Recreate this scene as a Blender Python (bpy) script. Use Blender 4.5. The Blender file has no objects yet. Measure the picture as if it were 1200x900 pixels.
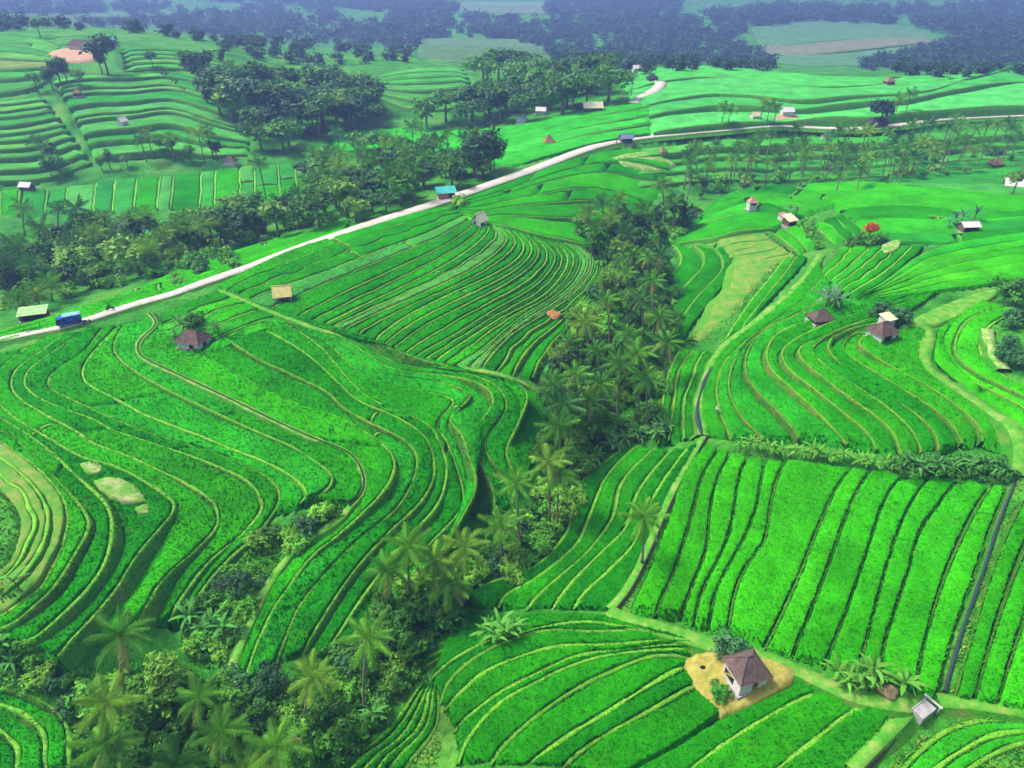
import bpy, math, random
import numpy as np
R = math.radians
rng = np.random.default_rng(7)
random.seed(7)
scene = bpy.context.scene
col = scene.collection

# ------------------------------------------------------------------ camera, sky, sun, exposure
CAM_H, PITCH, FPX = 50.0, 32.5, 800.0          # drone height above the plain, tilt below the horizon, focal length in pixels of 1200
cam_d = bpy.data.cameras.new('camera'); cam = bpy.data.objects.new('camera', cam_d); col.objects.link(cam)
cam_d.sensor_width = 36.0; cam_d.lens = 24.0; cam_d.clip_start = 0.5; cam_d.clip_end = 9000
cam.location = (0, 0, CAM_H); cam.rotation_euler = (R(90 - PITCH), 0, 0)
scene.camera = cam
world = bpy.data.worlds.new('World'); scene.world = world; world.use_nodes = True
wn = world.node_tree.nodes; wl = world.node_tree.links
SUN_EL, SUN_AZ = 58.0, 285.0                    # soft light from high up on the left, through thin cloud
sky = wn.new('ShaderNodeTexSky'); sky.sky_type = 'NISHITA'; sky.sun_disc = False
sky.sun_elevation = R(SUN_EL); sky.sun_rotation = R(SUN_AZ); sky.dust_density = 5.0; sky.air_density = 0.7; sky.ozone_density = 0.4
bg = wn.get('Background') or wn.new('ShaderNodeBackground')
wl.new(sky.outputs['Color'], bg.inputs['Color']); bg.inputs['Strength'].default_value = 0.11
sun_d = bpy.data.lights.new('sun', 'SUN'); sun = bpy.data.objects.new('sun', sun_d); col.objects.link(sun)
sun_d.energy = 2.0; sun_d.angle = R(12); sun_d.color = (1.0, 0.94, 0.82)
sun.rotation_euler = (R(90 - SUN_EL), 0, R(180 - SUN_AZ)); sun.location = (-60, 40, 120)
vs = scene.view_settings
vs.view_transform = 'Standard'; vs.look = 'None'; vs.gamma = 1.0; vs.use_curve_mapping = False; vs.exposure = 1.05
scene.cycles.max_bounces = 6; scene.cycles.diffuse_bounces = 3; scene.cycles.transparent_max_bounces = 6
scene.cycles.volume_bounces = 0; scene.cycles.use_denoising = True

# ------------------------------------------------------------------ helpers
def link(o, parent=None):
    col.objects.link(o)
    if parent is not None: o.parent = parent
    return o
def mesh_np(name, V, F, mats=(), mi=None, smooth=False):
    """V (n,3), F list of index tuples or an (m,3)/(m,4) array."""
    me = bpy.data.meshes.new(name)
    V = np.asarray(V, dtype=np.float32)
    if isinstance(F, np.ndarray):
        m, k = F.shape
        me.vertices.add(len(V)); me.vertices.foreach_set('co', V.ravel())
        me.loops.add(m * k); me.loops.foreach_set('vertex_index', F.astype(np.int32).ravel())
        me.polygons.add(m); me.polygons.foreach_set('loop_start', np.arange(0, m * k, k, dtype=np.int32))
        me.update(calc_edges=True)
    else:
        me.from_pydata(V.tolist(), [], F); me.update()
    for m_ in mats: me.materials.append(m_)
    if mi is not None: me.polygons.foreach_set('material_index', np.asarray(mi, dtype=np.int32))
    if smooth: me.polygons.foreach_set('use_smooth', np.ones(len(me.polygons), dtype=bool))
    return me
def mobj(name, me, parent=None, loc=(0, 0, 0), rot=(0, 0, 0), scale=(1, 1, 1)):
    o = bpy.data.objects.new(name, me); o.location = loc; o.rotation_euler = rot; o.scale = scale
    return link(o, parent)
def empty(name, loc=(0, 0, 0), rz=0.0, s=1.0):
    o = bpy.data.objects.new(name, None); o.location = loc; o.rotation_euler = (0, 0, rz); o.scale = (s, s, s)
    o.empty_display_size = 0.3
    return link(o)
def tag(o, label, cat, group=None):
    o['label'] = label; o['category'] = cat
    if group: o['group'] = group
    return o
def struct(o, label=None):
    o['kind'] = 'structure'
    if label: o['label'] = label
    return o
def stuff(o, label=None, cat=None):
    o['kind'] = 'stuff'
    if label: o['label'] = label
    if cat: o['category'] = cat
    return o
class MB:
    """collects boxes, prisms, tubes, lathes into one mesh"""
    def __init__(s): s.v, s.f = [], []
    def add(s, V, F):
        n = len(s.v); s.v += [tuple(map(float, p)) for p in V]; s.f += [tuple(i + n for i in f) for f in F]; return s
    def box(s, x0, x1, y0, y1, z0, z1):
        V = [(x, y, z) for z in (z0, z1) for x, y in ((x0, y0), (x1, y0), (x1, y1), (x0, y1))]
        return s.add(V, [(3, 2, 1, 0), (4, 5, 6, 7), (0, 1, 5, 4), (1, 2, 6, 5), (2, 3, 7, 6), (3, 0, 4, 7)])
    def tube(s, pts, rad, k=6, cap=True):
        pts = np.asarray(pts, float); n = len(pts); rad = np.broadcast_to(rad, (n,))
        T = np.gradient(pts, axis=0); T /= np.linalg.norm(T, axis=1)[:, None] + 1e-9
        V = []
        for p, t, r in zip(pts, T, rad):
            a = np.array([1., 0, 0]) if abs(t[0]) < .8 else np.array([0, 1., 0])
            u = np.cross(t, a); u /= np.linalg.norm(u); w = np.cross(t, u)
            V += [p + r * (math.cos(q) * u + math.sin(q) * w) for q in np.arange(k) * 2 * math.pi / k]
        F = [(i * k + j, i * k + (j + 1) % k, (i + 1) * k + (j + 1) % k, (i + 1) * k + j) for i in range(n - 1) for j in range(k)]
        if cap: F += [tuple(range(k))[::-1], tuple((n - 1) * k + j for j in range(k))]
        return s.add(V, F)
    def slab(s, quad, th):
        """a quad (4 points, counter-clockwise seen from outside) thickened inwards"""
        q = np.asarray(quad, float); nn = np.cross(q[1] - q[0], q[2] - q[0]); nn /= np.linalg.norm(nn)
        b = q - nn * th; k = len(q)
        return s.add(np.vstack([q, b]), [tuple(range(k)), tuple(range(2 * k - 1, k - 1, -1))] + [(i, i + k, (i + 1) % k + k, (i + 1) % k) for i in range(k)])
    def mesh(s, name, mat, smooth=False): return mesh_np(name, s.v, s.f, [mat], None, smooth)
    def build(s, name, mat, parent=None, smooth=False, **kw): return mobj(name, s.mesh(name, mat, smooth), parent, **kw)

# ------------------------------------------------------------------ materials
def mat_new(name):
    m = bpy.data.materials.new(name); m.use_nodes = True
    nt = m.node_tree; b = nt.nodes['Principled BSDF']
    b.inputs['Roughness'].default_value = 0.85; b.inputs['Specular IOR Level'].default_value = 0.12
    return m, nt, b
def noise(nt, scale, detail=3, rough=.6, coord='Object', dist=0.0):
    tc = nt.nodes.get('tc') or nt.nodes.new('ShaderNodeTexCoord'); tc.name = 'tc'
    n = nt.nodes.new('ShaderNodeTexNoise'); n.inputs['Scale'].default_value = scale; n.inputs['Detail'].default_value = detail
    n.inputs['Roughness'].default_value = rough; n.inputs['Distortion'].default_value = dist
    if coord == 'World':
        g = nt.nodes.get('geo') or nt.nodes.new('ShaderNodeNewGeometry'); g.name = 'geo'
        nt.links.new(g.outputs['Position'], n.inputs['Vector'])
    else: nt.links.new(tc.outputs[coord], n.inputs['Vector'])
    return n.outputs['Fac']
def ramp(nt, fac, stops):
    r = nt.nodes.new('ShaderNodeValToRGB'); e = r.color_ramp.elements
    while len(e) < len(stops): e.new(0.5)
    for i, (p, c) in enumerate(stops):
        e[i].position = p; e[i].color = (c, c, c, 1) if isinstance(c, (int, float)) else (*c, 1)
    nt.links.new(fac, r.inputs['Fac']); return r.outputs['Color']
def mixc(nt, fac, a, b, mode='MIX'):
    m = nt.nodes.new('ShaderNodeMix'); m.data_type = 'RGBA'; m.blend_type = mode
    for sock, v in ((m.inputs['Factor'], fac), (m.inputs['A'], a), (m.inputs['B'], b)):
        if isinstance(v, (int, float)): sock.default_value = v
        elif isinstance(v, tuple): sock.default_value = (*v, 1)
        else: nt.links.new(v, sock)
    return m.outputs['Result']
def bump(nt, b, h, strength=.4, dist=.05):
    n = nt.nodes.new('ShaderNodeBump'); n.inputs['Strength'].default_value = strength; n.inputs['Distance'].default_value = dist
    nt.links.new(h, n.inputs['Height']); nt.links.new(n.outputs['Normal'], b.inputs['Normal'])
def obj_color(nt):
    o = nt.nodes.new('ShaderNodeObjectInfo'); return o.outputs['Color'], o.outputs['Random']
def m_noise(name, c1, c2, scale, detail=4, c3=None, bs=0.0, rough=.85, coord='Object', lo=.35, hi=.65):
    m, nt, b = mat_new(name); f = noise(nt, scale, detail, .65, coord)
    st = [(lo, c1), (hi, c2)] if c3 is None else [(lo, c1), (.5, c2), (hi, c3)]
    nt.links.new(ramp(nt, f, st), b.inputs['Base Color']); b.inputs['Roughness'].default_value = rough
    if bs: bump(nt, b, noise(nt, scale * 3, 3, .6, coord), bs)
    return m
def m_rice():
    m, nt, b = mat_new('rice_leaf'); c, rnd = obj_color(nt)
    big = ramp(nt, noise(nt, .16, 3, .6, 'World'), [(.3, .70), (.7, 1.25)])
    mid = ramp(nt, noise(nt, 1.3, 3, .65, 'World'), [(.3, .82), (.72, 1.18)])
    fine = ramp(nt, noise(nt, 9.0, 2, .7, 'World'), [(.25, .70), (.75, 1.30)])
    x = mixc(nt, 1.0, c, big, 'MULTIPLY'); x = mixc(nt, 1.0, x, mid, 'MULTIPLY'); x = mixc(nt, 1.0, x, fine, 'MULTIPLY')
    yel = ramp(nt, noise(nt, .35, 4, .7, 'World'), [(.58, 0.0), (.80, .30)])
    x = mixc(nt, yel, x, (.13, .34, .01))
    nt.links.new(x, b.inputs['Base Color']); b.inputs['Specular IOR Level'].default_value = .0
    bp = nt.nodes.new('ShaderNodeBump'); bp.inputs['Strength'].default_value = .6; bp.inputs['Distance'].default_value = .10; nt.links.new(noise(nt, 7.0, 2, .7, 'World'), bp.inputs['Height'])
    ad = nt.nodes.new('ShaderNodeVectorMath'); ad.operation = 'ADD'; ad.inputs[1].default_value = (0, 0, 1.0); nt.links.new(bp.outputs['Normal'], ad.inputs[0])
    nz = nt.nodes.new('ShaderNodeVectorMath'); nz.operation = 'NORMALIZE'; nt.links.new(ad.outputs[0], nz.inputs[0]); nt.links.new(nz.outputs[0], b.inputs['Normal'])
    return m
def m_bund():
    m, nt, b = mat_new('bund_grass'); c, rnd = obj_color(nt)
    g = nt.nodes.new('ShaderNodeNewGeometry'); g.name = 'geo'
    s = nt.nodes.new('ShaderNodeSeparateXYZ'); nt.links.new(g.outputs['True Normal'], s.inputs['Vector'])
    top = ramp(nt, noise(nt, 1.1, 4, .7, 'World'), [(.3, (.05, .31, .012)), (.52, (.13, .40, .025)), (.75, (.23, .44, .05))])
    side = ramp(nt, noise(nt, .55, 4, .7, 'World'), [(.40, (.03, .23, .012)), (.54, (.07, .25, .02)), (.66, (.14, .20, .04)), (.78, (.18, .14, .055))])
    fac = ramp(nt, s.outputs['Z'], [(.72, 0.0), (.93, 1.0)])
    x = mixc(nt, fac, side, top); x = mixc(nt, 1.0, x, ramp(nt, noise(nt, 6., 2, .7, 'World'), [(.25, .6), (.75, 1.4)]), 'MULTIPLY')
    nt.links.new(mixc(nt, 1.0, x, c, 'MULTIPLY'), b.inputs['Base Color'])
    bump(nt, b, noise(nt, 5.0, 3, .7, 'World'), .8, .12)
    return m
M = {}
M['rice'] = m_rice(); M['bund'] = m_bund()
def m_ground():
    m, nt, b = mat_new('rough_grass')
    a = ramp(nt, noise(nt, .09, 5, .65, 'World'), [(.34, (.014, .13, .012)), (.46, (.03, .23, .015)), (.56, (.06, .29, .025)), (.7, (.14, .28, .05))])
    x = mixc(nt, 1.0, a, ramp(nt, noise(nt, 1.7, 4, .7, 'World'), [(.28, .5), (.74, 1.5)]), 'MULTIPLY')
    nt.links.new(x, b.inputs['Base Color']); bump(nt, b, noise(nt, 2.6, 4, .7, 'World'), .9, .25)
    return m
M['ground'] = m_ground()
M['road'] = m_noise('pale_concrete_road', (.46, .43, .37), (.60, .57, .51), .8, 5, coord='World', bs=.1)
M['dirt'] = m_noise('yellow_dry_earth', (.24, .24, .035), (.42, .38, .10), 1.6, 5, coord='World', bs=.3)
M['drygrass'] = m_noise('dry_grass', (.05, .26, .02), (.12, .28, .03), .6, 5, (.22, .29, .06), coord='World', bs=.5)
M['palepatch'] = m_noise('bleached_stubble', (.06, .32, .02), (.20, .38, .07), .9, 5, (.46, .46, .25), coord='World', bs=.4)
M['path'] = m_noise('trodden_grass_path', (.045, .28, .018), (.10, .34, .03), .9, 5, (.25, .36, .08), coord='World', bs=.4)
M['earth'] = m_noise('brown_earth', (.15, .10, .05), (.27, .19, .10), 1.2, 5, coord='World', bs=.4)
M['redearth'] = m_noise('red_earth', (.42, .25, .15), (.55, .36, .24), .6, 4, coord='World', bs=.2)
def m_water():
    m, nt, b = mat_new('ditch_water'); b.inputs['Base Color'].default_value = (.025, .05, .055, 1); b.inputs['Roughness'].default_value = .3
    b.inputs['Specular IOR Level'].default_value = .5; bump(nt, b, noise(nt, 3, 2, .5, 'World'), .15, .03); return m
M['water'] = m_water()
M['weed'] = m_noise('bank_weeds', (.03, .24, .015), (.10, .36, .025), .7, 4, (.24, .40, .06), coord='World')
# ------------------------------------------------------------------ the lie of the land: heights at places seen in the photo
CP = math.cos(R(PITCH)); SP = math.sin(R(PITCH))
def ray(px, py):
    a = (np.asarray(px, float) - 600) / FPX; b = (450 - np.asarray(py, float)) / FPX
    return a, CP + b * SP, -SP + b * CP
def on_plane(px, py, z):
    x, y, d = ray(px, py); t = (z - CAM_H) / d; return x * t, y * t
HEIGHTS = """85,380,2 200,350,3 300,312,3 400,277,3 500,238,3 600,206,3 700,173,3 800,158,3 900,149,3 1010,151,2.5 1100,141,3 1195,137,3 0,400,1
40,335,-3 150,310,-4 250,285,-4 330,262,-3 20,265,-4 110,262,-4 350,225,-3 430,215,-2 530,190,0 400,185,-1
60,245,-3 200,240,-3 320,238,-3 60,212,-2 200,193,-1 300,190,-1 20,180,3 100,165,4 200,150,5 280,165,1 20,120,10 100,105,11 200,90,11 290,105,8 90,60,17 20,60,17 160,55,17 250,60,14 20,30,14
330,95,5 400,90,6 350,140,0 450,140,-2 560,140,-1 480,110,3 500,85,6 620,90,2 670,110,3 640,150,3 720,120,5 780,110,6 850,100,7 950,95,7 1100,92,7 1190,88,7 800,82,8 740,85,6
1000,72,-24 850,68,-24 1150,72,-24 700,60,-24 560,55,-22 400,55,-20 250,42,-14 950,50,-22 1080,48,-20 880,30,-24 600,30,-26 350,25,-24 100,15,-20 700,10,-28 1000,12,-28 500,5,-28 200,5,-26 1180,20,-26
800,190,-3 900,190,-5 1000,190,-5 1100,190,-5 1190,190,-4 760,210,-2 840,220,-5 1050,215,-2 1180,225,0
400,392,2 550,433,.6 640,450,-3 290,355,3 347,380,2.4 187,380,2 160,405,1.4 283,477,0 400,527,-2 428,575,-3.5 340,655,-5.5 297,723,-8 262,805,-9.5
28,453,.4 110,493,-.6 260,550,-2.4 310,597,-4.2 223,690,-7 40,620,0 0,560,.3 143,687,-4 73,780,-5.5 50,687,-1.2 147,383,1.9 20,430,.2 200,733,-8.5 0,720,-1.6 380,560,-2.2 230,480,-.4 120,440,.6
330,640,-6.6 280,680,-8.2 240,730,-9.5
760,260,-5 740,330,-6 720,420,-7 680,520,-9 640,580,-9.5 560,660,-11 470,730,-12 400,800,-13 250,870,-14 150,890,-13 440,870,-12 10,800,-8 60,890,-9
480,480,-.4 600,456,-.4 622,492,-3.5 593,545,-5.5 540,500,-2 550,550,-4.4 440,600,-4.2 400,693,-8 360,760,-10 500,600,-6 470,660,-8 330,760,-9.6
333,350,2.5 437,392,1 530,430,0 587,320,1.2 657,300,-1.5 690,330,-4.2 640,430,-3.4 562,264,2.6 700,230,1 480,330,2.2 640,250,1.8 600,400,-1.4
877,387,-1 827,443,-3.2 827,510,-4.6 1033,392,4 960,375,3 1050,430,2.6 1190,520,1.5 1000,532,-3.4 900,522,-4.2 1150,548,-2 875,440,-1.9 960,460,-.3 1150,430,3.7 1190,380,5.2 1110,370,4.2
780,300,-4.2 830,330,-3 900,280,0 1000,250,2 1133,268,3.1 1190,300,3.5 880,244,1 850,380,-2.6 800,400,-4.8 1060,310,3 760,440,-7
850,560,-5.2 1000,580,-4.4 1160,590,-3.2 735,715,-7.5 800,725,-6.8 900,765,-5.9 1050,795,-5.2 1180,785,-4.4 1000,680,-4.8 800,620,-6.3
680,600,-9 630,667,-9.6 720,600,-7.9 650,700,-9 780,580,-6.3
720,733,-8 800,790,-7.7 870,795,-7.2 700,850,-9.2 560,800,-10.4 520,880,-11.3 900,860,-8.2 1080,845,-6.6 1180,880,-6.4 960,890,-8.4 600,740,-9.4 1195,840,-5.6"""
cp = np.array([[float(q) for q in t.split(',')] for t in HEIGHTS.split()])
def uv(x, y):
    d = np.hypot(x, y); return np.arctan2(x, y) * 800.0, 350.0 * np.log(np.maximum(d, 1.0))
cx, cy = on_plane(cp[:, 0], cp[:, 1], cp[:, 2]); cu, cv = uv(cx, cy); cz = cp[:, 2]
# far away and to the sides the land settles to gentle hills
for az in (-72, -50, -25, 0, 25, 50, 72):
    for d, z in ((1900, -24 + 4 * math.cos(az)), (3900, -10)):
        cu = np.append(cu, R(az) * 800); cv = np.append(cv, 350 * math.log(d)); cz = np.append(cz, z)
for az in (-72, 72):
    for d, z in ((20, -6), (60, -3), (200, 0), (600, -14)):
        cu = np.append(cu, R(az) * 800); cv = np.append(cv, 350 * math.log(d)); cz = np.append(cz, z)
for az in (-45, 0, 45): cu = np.append(cu, R(az) * 800); cv = np.append(cv, 350 * math.log(9)); cz = np.append(cz, -12)
def kern(r2): return 0.5 * r2 * np.log(r2 + 1e-6)
n = len(cu); S = 100.0
A = kern(((cu[:, None] - cu) ** 2 + (cv[:, None] - cv) ** 2) / S ** 2) + np.eye(n) * 0.05
P = np.stack([np.ones(n), cu / 1000, cv / 1000], 1)
W = np.linalg.solve(np.block([[A, P], [P.T, np.zeros((3, 3))]]), np.concatenate([cz, np.zeros(3)]))
U0, V0, GS = -1060.0, 350 * math.log(8.0), 5.0
NU, NV = int(2120 / GS) + 1, int((350 * math.log(4200) - V0) / GS) + 1
GZ = np.empty((NU, NV)); gv = V0 + GS * np.arange(NV)
for i in range(NU):
    u = U0 + GS * i
    GZ[i] = kern((((cu - u) ** 2)[None, :] + (gv[:, None] - cv[None, :]) ** 2) / S ** 2) @ W[:n] + W[n] + W[n + 1] * u / 1000 + W[n + 2] * gv / 1000
def z0(x, y):
    u, v = uv(np.asarray(x, float), np.asarray(y, float))
    i = np.clip((u - U0) / GS, 0, NU - 1.001); j = np.clip((v - V0) / GS, 0, NV - 1.001)
    i0 = i.astype(int); j0 = j.astype(int); a = i - i0; b = j - j0
    return (GZ[i0, j0] * (1 - a) * (1 - b) + GZ[i0 + 1, j0] * a * (1 - b) + GZ[i0, j0 + 1] * (1 - a) * b + GZ[i0 + 1, j0 + 1] * a * b)
TS = np.geomspace(20, 3500, 700)
def at(px, py):
    """where the line of sight through a place in the photo meets the land: (n,3)"""
    px = np.atleast_1d(np.asarray(px, float)); py = np.atleast_1d(np.asarray(py, float)); out = np.empty((len(px), 3))
    for k in range(len(px)):
        x, y, d = ray(px[k], py[k]); l = math.sqrt(x * x + y * y + d * d); x, y, d = x / l, y / l, d / l
        g = CAM_H + TS * d - z0(TS * x, TS * y); below = np.nonzero(g < 0)[0]
        if len(below) == 0: t = TS[-1]
        else:
            i = below[0]; t = TS[i] if i == 0 else TS[i - 1] + (TS[i] - TS[i - 1]) * g[i - 1] / (g[i - 1] - g[i])
        out[k] = (x * t, y * t, 0); out[k, 2] = z0(out[k, 0], out[k, 1])
    return out
def at1(px, py): return at([px], [py])[0]

def P2(s): return np.array([[float(q) for q in t.split(',')] for t in s.split()])
def chaikin(p, k=2):
    for _ in range(k):
        q = np.empty((2 * len(p) - 2, p.shape[1])); q[0::2] = .75 * p[:-1] + .25 * p[1:]; q[1::2] = .25 * p[:-1] + .75 * p[1:]
        p = np.vstack([p[:1], q, p[-1:]])
    return p
def resample(p, m):
    l = np.concatenate([[0], np.cumsum(np.linalg.norm(np.diff(p, axis=0), axis=1))]); t = np.linspace(0, l[-1], m)
    return np.stack([np.interp(t, l, p[:, k]) for k in range(p.shape[1])], 1)
def length(p): return np.linalg.norm(np.diff(p, axis=0), axis=1).sum()
def trace(s, k=2):
    p = chaikin(P2(s) if isinstance(s, str) else np.asarray(s, float), k); return at(p[:, 0], p[:, 1])[:, :2]
def smooth1(a, k):
    if k < 2 or len(a) < 4: return a
    w = np.hanning(2 * k + 3)[1:-1]; w /= w.sum(); k = len(w) // 2
    return np.convolve(np.pad(a, k, mode='edge'), w, 'valid')
def wiggle(m, L, amp):
    s = np.linspace(0, L, m); out = np.zeros(m)
    for wl_ in (L / 1.7 + 3, 9.0, 4.2, 2.1):
        if wl_ > 4 * L / m: out += rng.normal() * np.sin(2 * math.pi * s / wl_ + rng.uniform(0, 6.28)) * amp * min(1, wl_ / 9) ** .7 * .5
    return out

# ------------------------------------------------------------------ the ground sheet
def inside(poly, x, y):
    r = np.zeros(x.shape, bool); px, py = poly[:, 0], poly[:, 1]; qx, qy = np.roll(px, 1), np.roll(py, 1)
    bb = np.nonzero((x > px.min()) & (x < px.max()) & (y > py.min()) & (y < py.max()))[0]; X, Y = x[bb], y[bb]; c = np.zeros(len(bb), bool)
    for k in range(len(px)):
        if py[k] == qy[k]: continue
        h = ((py[k] > Y) != (qy[k] > Y)); c ^= h & (X < (qx[k] - px[k]) * (Y - py[k]) / (qy[k] - py[k]) + px[k])
    r[bb] = c; return r
def ground_sheet():
    az = np.radians(np.linspace(-74, 74, 500)); d = np.geomspace(9, 4000, 640)
    X = np.sin(az)[:, None] * d; Y = np.cos(az)[:, None] * d
    Z = z0(X.ravel(), Y.ravel()).reshape(X.shape) - .14
    Z += .10 * np.sin(X * .9 + 1.7 * np.sin(Y * .5)) * np.sin(Y * .8 + 1.3 * np.sin(X * .6)) * np.clip(d / 60, .5, 2)
    m = np.zeros(X.size, bool)
    for p in FOOT: m |= inside(p, X.ravel(), Y.ravel())
    Z -= m.reshape(X.shape) * (.75 + .003 * np.clip(d - 100, 0, 500))                      # dug away under the paddies' own earth
    V = np.stack([X, Y, Z], -1).reshape(-1, 3); na, nd = len(az), len(d)
    i = np.arange(na - 1)[:, None] * nd + np.arange(nd - 1); F = np.stack([i, i + 1, i + nd + 1, i + nd], -1).reshape(-1, 4)[:, ::-1]
    return struct(mobj('terrain', mesh_np('terrain', V, F, [M['ground']], None, True)), 'green rolling land under the terraces, rough grass where nothing is planted')

G_LUSH = ((.016, .24, .003), (.020, .265, .003), (.026, .30, .003), (.012, .215, .004))
G_BRIGHT = ((.032, .36, .003), (.028, .335, .003), (.040, .39, .003))
G_DEEP = ((.010, .185, .004), (.013, .21, .004), (.016, .235, .004))
G_MIX = G_LUSH + ((.03, .35, .01), (.02, .28, .02))
G_PALE = ((.06, .30, .05), (.10, .32, .08), (.03, .27, .03), (.02, .24, .03))
G_DRY = ((.15, .26, .06), (.20, .28, .08), (.10, .26, .04))
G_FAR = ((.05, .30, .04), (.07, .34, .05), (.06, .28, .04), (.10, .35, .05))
N_PADDY = 0; FOOT = []
def blades(Vt, nq, dens, hh):
    """upright leaf tufts over the quads of a tread grid: Vt (m,k,3)"""
    a, b, c, d = Vt[:-1, :-1], Vt[1:, :-1], Vt[1:, 1:], Vt[:-1, 1:]
    a, b, c, d = (q.reshape(-1, 3) for q in (a, b, c, d))
    ar = .5 * np.linalg.norm(np.cross(c - a, d - b), axis=1); tot = ar.sum(); cnt = int(tot * dens)
    if cnt < 1: return None
    q = rng.choice(len(ar), cnt, p=ar / tot); s = rng.random((cnt, 1)); t = rng.random((cnt, 1))
    p = a[q] * (1 - s) * (1 - t) + b[q] * s * (1 - t) + c[q] * s * t + d[q] * (1 - s) * t
    out = []
    for j in range(2):
        th = rng.uniform(0, 6.283, cnt); w = rng.uniform(.07, .13, cnt); h = hh * rng.uniform(.6, 1.15, cnt); ln = rng.uniform(.05, .22, cnt)
        dx, dy = np.cos(th), np.sin(th)
        p0 = p + np.stack([-dy * w, dx * w, np.full(cnt, -.12)], 1); p1 = p + np.stack([dy * w, -dx * w, np.full(cnt, -.12)], 1)
        p2 = p + np.stack([dx * ln, dy * ln, h], 1); out.append(np.stack([p0, p1, p2], 1))
    T = np.concatenate(out).reshape(-1, 3)
    return T, np.arange(len(T)).reshape(-1, 3)
def bund_mesh(C, Nn, zi, zj, b, k=.38, lift=.14):
    """a ridge along C between treads at zi (on the -Nn side) and zj (on the +Nn side)"""
    m = len(C); zt = np.maximum(zi, zj) + lift + wiggle(m, m * .6, .04); b = b * (1 + np.clip(wiggle(m, m * .6, .28), -.4, .5)); zm = zt + .05
    e = np.ones(m); q = min(3, m // 3); e[:q] = np.linspace(.15, .8, q); e[m - q:] = e[:q][::-1]; dz = (1 - e) * (lift + .3); zt = np.maximum(zt - dz, np.minimum(zi, zj) - .2); zm = zt + .05 * e; b = b * (.3 + .7 * e)
    lo, hi = b / 2 + k * np.maximum(zt - zi, .02), b / 2 + k * np.maximum(zt - zj, .02)
    cols = [(-lo - .05, zi - .35), (-(lo * .5 + b / 4), (zt + zi) / 2), (-b / 2, zt), (0 * b, zm), (b / 2, zt), (hi * .5 + b / 4, (zt + zj) / 2), (hi + .05, zj - .35)]
    V = np.stack([np.concatenate([C + Nn * o[:, None] if not np.isscalar(o) else C, np.broadcast_to(z, (m,))[:, None]], 1) for o, z in cols], 1)
    kk = len(cols); i = np.arange(m - 1)[:, None] * kk + np.arange(kk - 1)
    F = np.stack([i, i + 1, i + kk + 1, i + kk], -1).reshape(-1, 4)
    return V.reshape(-1, 3), F
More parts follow.
